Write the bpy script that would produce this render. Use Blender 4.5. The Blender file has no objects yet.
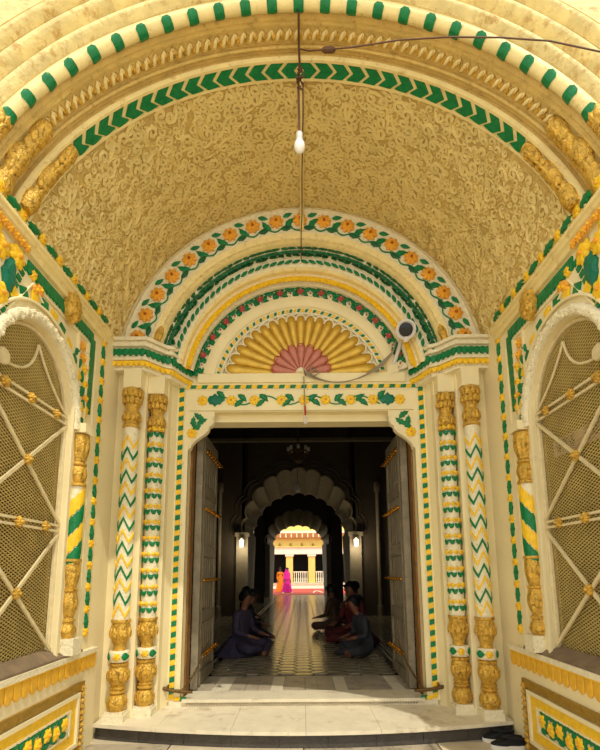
import bpy, bmesh, math, random
from mathutils import Matrix, Vector
random.seed(7)
S = bpy.context.scene
COL = S.collection
PI = math.pi
sin, cos, rad, sqrt = math.sin, math.cos, math.radians, math.sqrt

# ------------------------------------------------------------------ camera
cam_d = bpy.data.cameras.new('camera'); cam = bpy.data.objects.new('camera', cam_d); COL.objects.link(cam)
TH = math.atan(.155); RO = rad(0.4)
fw = Vector((0, cos(TH), sin(TH))); r0 = Vector((1, 0, 0)); u0 = r0.cross(fw)
rx = cos(RO)*r0 - sin(RO)*u0; uy = sin(RO)*r0 + cos(RO)*u0
m = Matrix((rx, uy, -fw)).transposed().to_4x4(); m.translation = Vector((0, -4.37, 1.27))
cam.matrix_world = m
cam_d.sensor_fit = 'HORIZONTAL'; cam_d.sensor_width = 36; cam_d.lens = 27
cam_d.shift_x = -2/600; cam_d.shift_y = 127/600
cam_d.clip_start = .05; cam_d.clip_end = 300
S.camera = cam
# ------------------------------------------------------------------ sky, sun, exposure
S.view_settings.view_transform = 'Standard'; S.view_settings.look = 'None'
S.view_settings.gamma = 1; S.view_settings.use_curve_mapping = False
S.view_settings.exposure = 0.0
w = bpy.data.worlds.new('sky'); S.world = w; w.use_nodes = True
bg = w.node_tree.nodes['Background']
bg.inputs[0].default_value = (.985, .985, .90, 1); bg.inputs[1].default_value = 1.5
sd = bpy.data.lights.new('sun', 'SUN'); sun = bpy.data.objects.new('sun', sd); COL.objects.link(sun)
sd.energy = 2.5; sd.angle = rad(.6); sd.color = (1, .95, .82)
sun.rotation_euler = Vector((.40, -1, 1.89)).to_track_quat('Z', 'Y').to_euler()
sun.location = (3, -8, 14)

# ------------------------------------------------------------------ materials
def srgb(c):
    return tuple(((x/255)/12.92 if x/255 <= .04045 else ((x/255+.055)/1.055)**2.4) for x in c)
def mat(name, c, rough=.6, metal=0., var=.12, vs=6., bump=.15, bs=40., dirt=None, spec=.4, emit=0):  # dirt and other mottling: (colour, amount, scale, threshold)
    M = bpy.data.materials.new(name); M.use_nodes = True; nt = M.node_tree; N = nt.nodes; L = nt.links
    b = N['Principled BSDF']; c = srgb(c)
    b.inputs['Roughness'].default_value = rough; b.inputs['Metallic'].default_value = metal
    b.inputs['Specular IOR Level'].default_value = spec
    tc = N.new('ShaderNodeTexCoord'); geo = N.new('ShaderNodeNewGeometry')
    n1 = N.new('ShaderNodeTexNoise'); n1.inputs['Scale'].default_value = vs; n1.inputs['Detail'].default_value = 5
    L.new(geo.outputs['Position'], n1.inputs['Vector'])
    mr = N.new('ShaderNodeMapRange'); mr.inputs[1].default_value = .3; mr.inputs[2].default_value = .7
    mr.inputs[3].default_value = 1-var; mr.inputs[4].default_value = 1+var*.5
    L.new(n1.outputs[0], mr.inputs[0])
    vm = N.new('ShaderNodeVectorMath'); vm.operation = 'SCALE'; vm.inputs[0].default_value = c
    L.new(mr.outputs[0], vm.inputs['Scale'])
    last = vm.outputs[0]
    if dirt:
        n2 = N.new('ShaderNodeTexNoise'); n2.inputs['Scale'].default_value = dirt[2]; n2.inputs['Detail'].default_value = 9
        n2.inputs['Roughness'].default_value = .7
        L.new(geo.outputs['Position'], n2.inputs['Vector'])
        m2 = N.new('ShaderNodeMapRange'); m2.inputs[1].default_value = dirt[3]; m2.inputs[2].default_value = dirt[3]+.12
        m2.inputs[3].default_value = 0; m2.inputs[4].default_value = dirt[1]
        L.new(n2.outputs[0], m2.inputs[0])
        mx = N.new('ShaderNodeMix'); mx.data_type = 'RGBA'
        L.new(m2.outputs[0], mx.inputs[0]); L.new(last, mx.inputs[6]); mx.inputs[7].default_value = (*srgb(dirt[0]), 1)
        last = mx.outputs[2]
    L.new(last, b.inputs['Base Color'])
    if bump:
        n3 = N.new('ShaderNodeTexNoise'); n3.inputs['Scale'].default_value = bs; n3.inputs['Detail'].default_value = 4
        L.new(geo.outputs['Position'], n3.inputs['Vector'])
        bp = N.new('ShaderNodeBump'); bp.inputs['Strength'].default_value = bump; bp.inputs['Distance'].default_value = .02
        L.new(n3.outputs[0], bp.inputs['Height']); L.new(bp.outputs[0], b.inputs['Normal'])
    if emit:
        b.inputs['Emission Color'].default_value = (*c, 1); b.inputs['Emission Strength'].default_value = emit
    return M
CREAM = mat('cream_paint', (240, 224, 176), .6, var=.06, vs=3, bump=.12, bs=25, dirt=((170, 140, 90), .5, 7, .63))
WHITE = mat('white_relief_paint', (238, 226, 190), .6, var=.1, vs=30, bump=.5, bs=60, dirt=((150, 115, 70), .7, 22, .58))
OCHRE = mat('ochre_stucco', (204, 174, 102), .6, var=.12, vs=5, bump=.8, bs=45, dirt=((140, 104, 44), .6, 18, .58))
OCHRE2 = mat('ochre_scroll', (230, 206, 136), .55, var=.1, vs=5, bump=.2, bs=60)
BUFF = mat('buff_moulding', (238, 216, 150), .5, var=.1, vs=8, bump=.25, bs=30, dirt=((185, 140, 60), .6, 14, .56))
FACE = mat('mottled_buff_face', (226, 204, 138), .6, var=.22, vs=9, bump=.6, bs=30, dirt=((176, 132, 58), .75, 11, .52))  # buff with random ochre mottling over the whole moulding face
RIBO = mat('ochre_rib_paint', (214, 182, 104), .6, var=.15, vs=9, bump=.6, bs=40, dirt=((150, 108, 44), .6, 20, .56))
GREEN = mat('green_enamel', (0, 122, 66), .4, var=.25, vs=30, bump=.3, bs=50)
DGREEN = mat('dark_green_enamel', (10, 92, 48), .4, var=.3, vs=30, bump=.3, bs=50)
TEAL = mat('teal_green_enamel', (0, 112, 84), .4, var=.2, vs=30, bump=.3, bs=50)
YELLOW = mat('yellow_enamel', (250, 202, 40), .45, var=.15, vs=25, bump=.3, bs=60)
ORANGE = mat('orange_enamel', (240, 168, 46), .45, var=.2, vs=30, bump=.3, bs=60)
OCENTRE = mat('burnt_orange_enamel', (176, 90, 20), .5, var=.2, vs=30)
SCAL = mat('ochre_scallop_paint', (232, 178, 52), .5, var=.15, vs=20, bump=.2)
PINK = mat('dusty_pink_enamel', (196, 122, 104), .45, var=.15, vs=30, bump=.2)
ROSE = mat('rose_red_enamel', (176, 70, 62), .45, var=.2, vs=40)
GOLD = mat('gold_paint', (220, 174, 66), .34, metal=.35, var=.3, vs=25, bump=.7, bs=60, dirt=((104, 66, 14), .75, 34, .52), spec=.6)
SHELLG = mat('shell_gold', (214, 172, 66), .3, metal=.4, var=.15, vs=12, bump=.1)
BRONZE = mat('aged_gold_frame', (168, 132, 48), .45, metal=.3, var=.25, vs=30, bump=.4, bs=70)
BRASS = mat('brass', (214, 150, 40), .25, metal=.9, var=.2, vs=50, bump=.1)
DOORG = mat('weathered_grey_wood', (140, 128, 104), .55, var=.25, vs=9, bump=.3, bs=60, dirt=((90, 70, 48), .6, 12, .58))
WBROWN = mat('brown_wood_edge', (132, 92, 44), .6, var=.3, vs=12, bump=.4)
RUST = mat('rusty_iron', (110, 82, 42), .6, metal=.5, var=.4, vs=40, bump=.4)
BARW = mat('cream_iron_bar', (222, 204, 158), .5, var=.12, vs=20, dirt=((150, 70, 40), .7, 30, .66))
WIREM = mat('olive_wire', (206, 182, 112), .5, metal=.2, var=.15, vs=8, bump=0)
SCREENB = mat('olive_screen_backing', (118, 98, 54), .8, var=.25, vs=2, bump=.1)
STONE = mat('sill_stone', (128, 108, 84), .7, var=.25, vs=10, bump=.4, bs=30)
MARB = mat('pale_marble', (226, 214, 186), .35, var=.1, vs=8, bump=.05, dirt=((170, 150, 120), .6, 5, .55))
MARB2 = mat('grey_veined_marble', (186, 172, 148), .35, var=.2, vs=5, bump=.05, dirt=((120, 104, 84), .7, 6, .52))
SLATE = mat('dark_slate', (74, 68, 62), .5, var=.25, vs=12, bump=.3)
PAVE = mat('porch_paving', (206, 190, 160), .6, var=.15, vs=4, bump=.3)
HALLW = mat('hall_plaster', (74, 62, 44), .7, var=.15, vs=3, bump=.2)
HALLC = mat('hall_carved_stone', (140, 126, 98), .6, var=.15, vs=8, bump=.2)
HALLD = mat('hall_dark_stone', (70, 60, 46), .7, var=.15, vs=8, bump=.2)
TILEA = mat('hall_floor_marble', (150, 138, 112), .16, var=.25, vs=5, bump=.06, bs=9, spec=.6)
TILED = mat('hall_floor_inlay', (46, 40, 34), .2, var=.2, vs=5, bump=.05, bs=9, spec=.6)
PLAST = mat('grey_white_plastic', (214, 208, 200), .35, var=.03, bump=0)
BLACK = mat('black_glass', (12, 12, 14), .08, var=.05, bump=0)
CABLE = mat('grey_cable', (150, 136, 112), .5, var=.2, bump=0)
DCABLE = mat('dark_cable', (92, 58, 34), .6, var=.2, bump=0)
BULB = mat('white_bulb', (246, 242, 236), .25, var=.01, bump=0)
LAMPG = mat('lantern_glass', (255, 236, 200), .4, var=0, bump=0, emit=1.5)
RED = mat('red_paint', (170, 44, 30), .5, bump=0)
RUB = mat('black_shoe_fabric', (22, 22, 24), .8, var=.3, vs=60, bump=.3, bs=120)
SOLE = mat('white_sole', (220, 214, 204), .6, var=.1, bump=.1)
CARPET = mat('red_carpet', (196, 84, 74), .9, var=.15, vs=2, bump=.2)
COURT = mat('court_paving', (214, 200, 170), .5, var=.1, vs=2, bump=.1)
BLDY = mat('yellow_building_paint', (240, 214, 118), .6, var=.06, vs=3, bump=.1)
BLDW = mat('pale_building_paint', (244, 238, 214), .6, var=.05, vs=3, bump=.1)
BLDB = mat('brown_eave', (186, 118, 66), .6, var=.2, vs=6, bump=.2)
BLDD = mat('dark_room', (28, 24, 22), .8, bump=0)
LILAC = mat('lilac_sign', (214, 190, 196), .7, var=.1, bump=0)
SIGNB = mat('sign_ink', (62, 44, 48), .7, bump=0)
SKIN = mat('brown_skin', (122, 78, 54), .55, var=.05, bump=0)
HAIR = mat('black_hair', (14, 11, 10), .5, bump=0)
def cloth(n, c): return mat(n, c, .85, var=.25, vs=14, bump=.5, bs=25)

# ------------------------------------------------------------------ mesh tools
class MB:
    def __init__(s): s.v = []; s.f = []; s.m = []
    def add(s, vs, fs, mi=0):
        o = len(s.v); s.v += [tuple(p) for p in vs]; s.f += [tuple(i+o for i in f) for f in fs]; s.m += [mi]*len(fs); return s
    def box(s, a, b, mi=0, M=None):
        x0, y0, z0 = a; x1, y1, z1 = b
        vs = [Vector(p) for p in ((x0,y0,z0),(x1,y0,z0),(x1,y1,z0),(x0,y1,z0),(x0,y0,z1),(x1,y0,z1),(x1,y1,z1),(x0,y1,z1))]
        if M: vs = [M @ p for p in vs]
        return s.add(vs, [(0,3,2,1),(4,5,6,7),(0,1,5,4),(1,2,6,5),(2,3,7,6),(3,0,4,7)], mi)
    def tube(s, pts, r, n=6, mi=0, closed=False):
        pts = [Vector(p) for p in pts]; k = len(pts); R = r if isinstance(r, (list, tuple)) else [r]*k
        vs = []; prev = None
        for i, p in enumerate(pts):
            if closed: t = pts[(i+1) % k]-pts[i-1]
            else: t = pts[min(i+1, k-1)]-pts[max(i-1, 0)]
            if t.length < 1e-9: t = Vector((0, 0, 1))
            t.normalize()
            if prev is None:
                a = Vector((0, 0, 1)) if abs(t.z) < .9 else Vector((1, 0, 0))
                a = (a - t*a.dot(t)).normalized()
            else:
                a = prev - t*prev.dot(t)
                a = a.normalized() if a.length > 1e-6 else t.orthogonal().normalized()
            prev = a; b = t.cross(a)
            for j in range(n):
                q = 2*PI*j/n; vs.append(p + (a*cos(q) + b*sin(q))*R[i])
        fs = []
        for i in range(k if closed else k-1):
            i2 = (i+1) % k
            for j in range(n): fs.append((i*n+j, i*n+(j+1) % n, i2*n+(j+1) % n, i2*n+j))
        if not closed: fs += [tuple(range(n))[::-1], tuple((k-1)*n+j for j in range(n))]
        return s.add(vs, fs, mi)
    def lathe(s, prof, c=(0, 0, 0), n=24, flute=0, mi=0, M=None, fn=None):
        """prof: list of (z, r[, flute amp])"""
        vs = []
        for row in prof:
            z, r = row[0], row[1]; am = row[2] if len(row) > 2 else 0
            for j in range(n):
                q = 2*PI*j/n; rr = r*(1+am*(abs(cos(flute*q/2))-.6)) if am else r
                p = Vector((c[0]+rr*cos(q), c[1]+rr*sin(q), c[2]+z))
                vs.append(M @ p if M else p)
        k = len(prof); fs = []
        for i in range(k-1):
            for j in range(n): fs.append((i*n+j, i*n+(j+1) % n, (i+1)*n+(j+1) % n, (i+1)*n+j))
        fs += [tuple(range(n))[::-1], tuple((k-1)*n+j for j in range(n))]
        return s.add(vs, fs, mi)
    def dome(s, out, h, ctr=None, mi=0, base=.45, inset=.8, M=None):
        """raised outline in XY, height along Z"""
        n = len(out); cx = sum(p[0] for p in out)/n if ctr is None else ctr[0]; cy = sum(p[1] for p in out)/n if ctr is None else ctr[1]
        vs = [Vector((x, y, 0)) for x, y in out] + [Vector((x, y, h*base)) for x, y in out]
        vs += [Vector((cx+(x-cx)*inset*.75, cy+(y-cy)*inset*.75, h*.9)) for x, y in out] + [Vector((cx, cy, h))]
        if M: vs = [M @ p for p in vs]
        fs = []
        for j in range(n):
            k = (j+1) % n
            fs += [(j, k, n+k, n+j), (n+j, n+k, 2*n+k, 2*n+j), (2*n+j, 2*n+k, 3*n)]
        return s.add(vs, fs, mi)
    def mesh(s, name, mats, smooth=False):
        me = bpy.data.meshes.new(name); me.from_pydata(s.v, [], s.f)
        for m_ in (mats if isinstance(mats, (list, tuple)) else [mats]): me.materials.append(m_)
        me.polygons.foreach_set('material_index', s.m)
        bm = bmesh.new(); bm.from_mesh(me); bmesh.ops.recalc_face_normals(bm, faces=bm.faces); bm.to_mesh(me); bm.free()
        if smooth:
            me.polygons.foreach_set('use_smooth', [True]*len(me.polygons))
            try: me.set_sharp_from_angle(angle=rad(50))
            except Exception: pass
        me.update(); return me
    def build(s, name, mats, parent=None, smooth=False, M=None):
        return link(name, s.mesh(name, mats, smooth), parent, M)
WM = {}
def link(name, me, parent=None, M=None):
    """M is the world placing; parents are never scaled or rotated"""
    o = bpy.data.objects.new(name, me); COL.objects.link(o)
    M = Matrix.Identity(4) if M is None else M
    if parent is not None:
        o.parent = parent; o.matrix_basis = WM[parent.name].inverted() @ M
    else: o.matrix_basis = M
    WM[o.name] = M
    return o
def tag(o, label=None, cat=None, group=None, kind=None):
    if label: o['label'] = label
    if cat: o['category'] = cat
    if group: o['group'] = group
    if kind: o['kind'] = kind
    return o
def empty(name, loc): return link(name, None, None, Matrix.Translation(loc))
def struct(name, mb, mats, label, cat, smooth=False):
    return tag(mb.build(name, mats, None, smooth), label, cat, None, 'structure')
def frame(o, X, Y, rot=0, sc=1):
    X = Vector(X).normalized(); Y = Vector(Y).normalized(); Z = X.cross(Y)
    m = Matrix((X, Y, Z)).transposed().to_4x4(); m.translation = Vector(o)
    return m @ Matrix.Rotation(rot, 4, 'Z') @ Matrix.Scale(sc, 4)
def back(x, y, z, rot=0, sc=1): return frame((x, y, z), (1, 0, 0), (0, 0, 1), rot, sc)
def side(s, y, z, w=0, rot=0, sc=1):   # piece on a side wall, wall plane at |x|=1.9
    return frame((s*(1.9-w), y, z), (0, -s, 0), (0, 0, 1), rot*(-s), sc)
ZC = 3.30
def ringf(a, r, y, rot=0, sc=1, tilt=0):     # on a face seen from the porch; X tangent (clockwise), Y radial
    T = Vector((sin(a), 0, -cos(a))); R = Vector((cos(a), 0, sin(a)))
    o = Vector((r*cos(a), y, ZC+r*sin(a)))
    Y = R*cos(tilt) + Vector((0, -1, 0))*sin(tilt)      # tilt: face leans to the inside of the arch
    return frame(o, T, Y, rot, sc)
def soff(a, r, y, rot=0, sc=1):      # on a soffit; X tangent, Y towards the camera, Z inwards
    return frame((r*cos(a), y, ZC+r*sin(a)), (sin(a), 0, -cos(a)), (0, -1, 0), rot, sc)
def arch_loft(prof, a0, a1, n=72, bow=0, zc=ZC, mb=None, mi=0, closed=False):
    """prof: list of (y, r); swept round the arch from angle a0 to a1 (degrees)"""
    mb = mb or MB(); vs = []; k = len(prof)
    for i in range(n+1):
        a = rad(a0+(a1-a0)*i/n); by = -bow*(1-sin(a))
        for (y, r) in prof: vs.append((r*cos(a), y+by, zc+r*sin(a)))
    fs = []
    for i in range(n):
        for j in range(k if closed else k-1):
            j2 = (j+1) % k
            fs.append((i*k+j, i*k+j2, (i+1)*k+j2, (i+1)*k+j))
    return mb.add(vs, fs, mi)
def bulge(y0, r0_, y1, r1, h, n=6):
    """half-round profile between two points; bulges to the camera and the inside"""
    d = Vector((y1-y0, r1-r0_)); nn = Vector((-d.y, d.x)).normalized()
    if nn.x > 0 or (abs(nn.x) < 1e-6 and nn.y > 0): nn = -nn
    out = []
    for i in range(n+1):
        t = i/n; p = Vector((y0, r0_))+d*t + nn*h*sin(PI*t); out.append((p.x, p.y))
    return out

# ------------------------------------------------------------------ shared ornament meshes (local XY, relief along Z)
def flower_mesh(R, n=6, h=.014, m1=ORANGE, m2=OCENTRE, deep=.32, cr=.28):
    mb = MB(); k = n*4
    out = [(R*((1-deep)+deep*abs(cos(n*q/2)))*cos(q), R*((1-deep)+deep*abs(cos(n*q/2)))*sin(q)) for q in [2*PI*i/k for i in range(k)]]
    mb.dome(out, h, (0, 0)); 
    out = [(R*cr*cos(2*PI*i/8), R*cr*sin(2*PI*i/8)) for i in range(8)]
    mb.dome(out, h*1.6, (0, 0), 1)
    return mb.mesh('flower', [m1, m2])
def leaf_out(L, W, ser=0, bend=0):
    n = 7; up = []; dn = []
    for i in range(n+1):
        t = i/n; x = -L/2+L*t; wv = W/2*sin(PI*min(1, t**.8))*(1+(ser if i % 2 else -ser)); by = bend*sin(PI*t)
        up.append((x, by+wv)); dn.append((x, by-wv))
    return up + dn[::-1][1:-1]
def leaf_mesh(L, W, ser=0., bend=0., h=.012, m=GREEN): return MB().dome(leaf_out(L, W, ser, bend), h).mesh('leaf', m)
def rect_mesh(pts, h, m, name='stripe', base=.7, inset=1.1): return MB().dome(pts, h, base=base, inset=inset).mesh(name, m)
def curl_pts(R, turns=1.35, flip=1, n=11):
    return [(flip*R*(1-t*.85)*cos(turns*2*PI*t), R*(1-t*.85)*sin(turns*2*PI*t)) for t in [i/(n-1) for i in range(n)]]
def curl_mesh(R, rr, m, flip=1, name='scroll', tail=None):
    mb = MB(); p = curl_pts(R, 1.3, flip); pts = [(x, y, rr*.3) for x, y in p]
    pts = [(pts[0][0]+flip*R*.1, pts[0][1]-R*1.1, rr*.3)] + pts
    return mb.tube(pts, [rr*.6]+[rr]*(len(pts)-2)+[rr*.7], 4).mesh(name, m)

# ================================================================== SETTING: ground, steps, floors
mb = MB(); mb.box((-14, -16, -.45), (14, -3.3, -.30))
ground = struct('floor_outside', mb, PAVE, 'pale sunlit paved forecourt in front of the porch', 'ground')
mb = MB(); mb.box((-2.3, -3.3, -.40), (2.3, .75, -.215))
porch = struct('floor_porch', mb, SLATE, 'grey porch paving below the bowed step', 'floor')
slab = {}
for i in range(4):
    for j in range(5):
        x0 = -2.3+i*1.15; y0 = -3.3+j*.78
        key = (i % 2)
        MB().box((x0+.006, y0+.006, -.216), (x0+1.144, y0+.774, -.202-.002*((i+j) % 3))).build('paving_slab', [PAVE, MARB2][(i+j) % 2], porch)
# bowed step
def step_front(x, y0=-.07, bow=.25): return y0 - bow*(1-(x/1.9)**2)
def bowed(z0, z1, off, m, name, parent=None, x0=-1.88, x1=1.88, yb=.72, n=24):
    mb = MB(); fr = [(x0+(x1-x0)*i/n) for i in range(n+1)]
    vs = [(x, step_front(x)-off, z0) for x in fr]+[(x, step_front(x)-off, z1) for x in fr]+[(x, yb, z0) for x in fr]+[(x, yb, z1) for x in fr]
    k = n+1; fs = []
    for i in range(n): fs += [(i, i+1, k+i+1, k+i), (k+i, k+i+1, 3*k+i+1, 3*k+i), (i+1, i, 2*k+i, 2*k+i+1)]
    fs += [(0, k, 3*k, 2*k), (k-1, 2*k-1, 4*k-1, 3*k-1)]
    mb.add(vs, fs); return mb.build(name, m, parent)
step = bowed(-.205, -.09, -.03, SLATE, 'step_riser'); step.name = 'entrance_step'; WM['entrance_step'] = Matrix.Identity(4)
tag(step, 'bowed marble step with dark slate riser below the doorway', 'step', None, 'structure')
xs = [-1.88, -1.28, -.62, .02, .66, 1.26, 1.88]
for i in range(6): bowed(-.09, -.06, .02, MARB, 'marble_slab', step, xs[i]+.0012, xs[i+1]-.0012, .44, 6)
for i in range(9):
    xx = -1.86+i*3.72/9
    bowed(-.202, -.095, -.024, SLATE, 'riser_tile', step, xx+.004, xx+3.72/9-.004, .06, 4)
# threshold
mb = MB(); mb.box((-1.36, .42, -.10), (1.36, .72, -.015))
thr = struct('threshold', mb, MARB, 'pale carved marble threshold across the doorway', 'threshold')
MB().box((-1.22, .385, -.018), (1.22, .72, .012)).build('nosing', MARB, thr)
mb = MB()
for i in range(86):
    x = -1.17+i*.0272
    mb.dome(leaf_out(.03, .018), .006, M=back(x, .419, -.038, .6))
tag(mb.build('carved_leaf_band', MARB2, thr), kind='stuff')
# inner marble planks of the threshold
x = -1.24; i = 0
while x < 1.22:
    wd = min(random.choice((.14, .19, .24, .17)), 1.24-x)
    MB().box((x+.002, .722, -.03), (x+wd-.002, 1.38, .004+.001*(i % 3))).build('marble_plank', [MARB2, MARB, MARB2, MARB2][i % 4], thr); x += wd; i += 1
# hall floor
mb = MB(); mb.box((-4, 1.385, -.12), (4, 21.2, -.012)); mb.box((-4, .70, -.12), (4, 1.385, -.032))
hfl = struct('floor_hall', mb, TILED, 'polished dark inlaid marble floor of the hall', 'floor')
MB().box((-1.5, 1.39, -.012), (1.5, 1.45, .0)).build('border_strip', MARB2, hfl)
# tiles: elongated hexagons separated by dark inlay
hexm = {}
def hexo(w_, d_): return [(-w_/2, 0), (-w_/4, d_/2), (w_/4, d_/2), (w_/2, 0), (w_/4, -d_/2), (-w_/4, -d_/2)]
tm = MB().dome(hexo(.26, .17), .012, base=.95, inset=1.2).mesh('tile', TILEA)
cnt = 0; rest = MB()
for j in range(202):
    for i in range(-17, 18):
        yy = 1.56+j*.098; xx = i*.43+(.215 if j % 2 else 0)
        if abs(xx) > 3.6 or yy > 21.1: continue
        if 1.22 < abs(xx) < 1.42: continue
        if cnt < 290 and abs(xx) < 1.6: link('tile', tm, hfl, Matrix.Translation((xx, yy, -.012))); cnt += 1
        else: rest.dome(hexo(.26, .17), .012, base=.95, inset=1.2, M=Matrix.Translation((xx, yy, -.012)))
tag(rest.build('far_tiles', TILEA, hfl), kind='stuff')
for sx in (-1, 1):
    for q in (1.29, 1.37): MB().box((sx*q-.012, 1.45, -.012), (sx*q+.012, 16, .002)).build('inlay_line', MARB2, hfl)

# ================================================================== back wall
def plan_extrude(plan, z0, z1, mb, mi=0, cap=True):
    k = len(plan); vs = [(x, y, z0) for x, y in plan]+[(x, y, z1) for x, y in plan]
    mb.add(vs, [(i, i+1, k+i+1, k+i) for i in range(k-1)], mi)
mb = MB()
for s in (-1, 1):
    plan_extrude([(s*1.96, .07), (s*1.60, .07), (s*1.60, .235), (s*1.42, .235), (s*1.42, .33), (s*1.37, .45), (s*1.25, .45), (s*1.25, .74)], -.15, 3.62, mb)
# door lintel wall: front face above the opening and fan wall
mb.add([(-1.38, .45, 3.04), (1.38, .45, 3.04), (1.38, .45, 3.62), (-1.38, .45, 3.62)], [(0, 1, 2, 3)])
mb.add([(-1.26, .45, 3.04), (1.26, .45, 3.04), (1.26, .56, 3.04), (-1.26, .56, 3.04)], [(0, 1, 2, 3)])
mb.add([(-1.26, .56, 3.04), (1.26, .56, 3.04), (1.26, .56, 2.96), (-1.26, .56, 2.96)], [(0, 1, 2, 3)])
mb.add([(-1.26, .56, 2.96), (1.26, .56, 2.96), (1.26, .76, 2.96), (-1.26, .76, 2.96)], [(0, 1, 2, 3)])
arch_loft([(.46, 1.14), (.46, .001)], 0, 180, 48, mb=mb)
arch_loft([(.02, 2.06), (.02, 1.84)], 2, 178, 72, mb=mb)
wall_back = struct('wall_back', mb, CREAM, 'cream portal wall stepped back in pilasters around the doorway', 'wall')

# plinths and skirting of pilasters
def cornice(s):
    par = None
    plan = [(1.99, -.10), (1.575, -.10), (1.43, .08), (1.36, .11), (1.27, .34), (1.20, .47)]
    plan2 = [(1.99, -.055), (1.585, -.055), (1.405, .135), (1.35, .17), (1.30, .38), (1.30, .44)]
    mb = MB()
    def off(p, t): return [(s*(p[0][0]), p[0][1]-t)]+[(s*(x-t*.6), y-t) for x, y in p[1:-1]]+[(s*(p[-1][0]-t*.2), p[-1][1]-t*.5)]
    # stacked mouldings top to bottom
    lay = [(3.60, 3.635, .03), (3.575, 3.60, .0), (3.54, 3.575, .02), (3.42, 3.54, -.02), (3.40, 3.42, .0), (3.34, 3.40, -.035), (3.31, 3.34, -.05)]
    for z0, z1, t in lay:
        p = off(plan, t); k = len(p); bk = [(s*1.99, .5), (s*1.20, .5)]
        q = p+[bk[1], bk[0]]; n = len(q)
        vs = [(x, y, z0) for x, y in q]+[(x, y, z1) for x, y in q]
        mb.add(vs, [(i, (i+1) % n, n+(i+1) % n, n+i) for i in range(n)]+[tuple(range(n)), tuple(range(n, 2*n))])
    o = struct('trim_cornice', mb, WHITE, '%s stepped capital cornice with green waves and yellow scallops' % ('left' if s < 0 else 'right'), 'cornice')
    p = off(plan, -.02)
    seg = [(Vector((*p[i], 0)), Vector((*p[i+1], 0))) for i in range(len(p)-1)]
    total = sum((b-a).length for a, b in seg); dist = .03
    wave = rect_mesh([(-.031, -.012), (-.018, -.036), (.002, -.040), (.020, -.022), (.031, -.012), (.031, .030), (.0, .040), (-.031, .030)], .026, GREEN, 'wave')
    scal = rect_mesh([(-.030, .022), (-.030, -.006), (-.018, -.028), (.0, -.034), (.018, -.028), (.030, -.006), (.030, .022)], .026, YELLOW, 'scallop')
    while dist < total-.02:
        d = dist
        for a, b in seg:
            L = (b-a).length
            if d <= L:
                t = (b-a)/L; P = a+t*d
                X = t if s < 0 else -t
                if s < 0: nrm = Vector((X.y, -X.x, 0))
                else: nrm = Vector((X.y, -X.x, 0))
                link('wave', wave, o, frame((P.x+nrm.x*.001, P.y+nrm.y*.001, 3.485), X, (0, 0, 1)))
                link('scallop', scal, o, frame((P.x-nrm.x*.012, P.y-nrm.y*.012, 3.375), X, (0, 0, 1)))
                break
            d -= L
        dist += .0585
for s in (-1, 1): cornice(s)

# ================================================================== archivolts over the door
A0 = 8.5
def trim(name, prof, m, label, a0=A0, a1=None, n=80, bow=0, smooth=True):
    mb = arch_loft(prof, a0, 180-a0 if a1 is None else a1, n, bow)
    return struct(name, mb, m, label, 'arch moulding', smooth)
# 1 outer band with orange flowers
t1 = trim('trim_1', [(.03, 1.885), (-.012, 1.885), (-.02, 1.87), (0, 1.86), (0, 1.61), (-.015, 1.60), (.01, 1.59)], WHITE, 'outermost arch band with orange flowers and green leaves over the doorway')
fl = flower_mesh(.082, 8, .035, cr=.24); lf = leaf_mesh(.15, .065, .12, .014, .02); lf2 = leaf_mesh(.13, .055, .1, -.01, .02, DGREEN)
bud = leaf_mesh(.11, .05, .1, 0, .018, GREEN)
NF = 19
for i in range(NF):
    a = rad(13+154*i/(NF-1)); link('flower', fl, t1, ringf(a, 1.745, -.002, random.uniform(0, 1)))
    if i < NF-1:
        da = rad(154/(NF-1)); link('leaf', lf, t1, ringf(a+da*.42, 1.715, -.001, .95 if i < NF/2 else 2.1)); link('leaf', lf2, t1, ringf(a+da*.58, 1.665, -.001, .15))
        link('bud', bud, t1, ringf(a+da*.5, 1.815, -.001, .35 if i < NF/2 else -.35))
mb = MB(); pts = []
for i in range(220):
    a = rad(10+160*i/219); rr = 1.655+.028*sin(i*2*PI*NF/220+1.2); pts.append((rr*cos(a), -.006, ZC+rr*sin(a)))
mb.tube(pts, .0085, 5); mb.build('stem', GREEN, t1)
# 2 plain buff roll with carved leaf lines
t2 = trim('trim_2', bulge(.0, 1.60, .09, 1.50, .035, 8), BUFF, 'buff half-round arch moulding with faint leaf carving inside the flower band')
vl = MB().dome(leaf_out(.12, .045), .006).mesh('carved_leaf', BUFF)
for i in range(60):
    a = rad(11+158*i/59); link('carved_leaf', vl, t2, ringf(a, 1.547, .018, .7 if i < 30 else -.7+PI, 1, tilt=-.55))
for s in (0, 1):   # brown gold bud at each foot
    aa = rad(17) if s else rad(163)
    fr = [ringf(rad(11+ 9*k/7) if s else rad(169-9*k/7), 1.548, .02) .translation for k in range(8)]
    MB().tube(fr, [.02, .034, .042, .036, .044, .04, .03, .012], 10).build('foot_bud', GOLD, t2, True)
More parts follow.
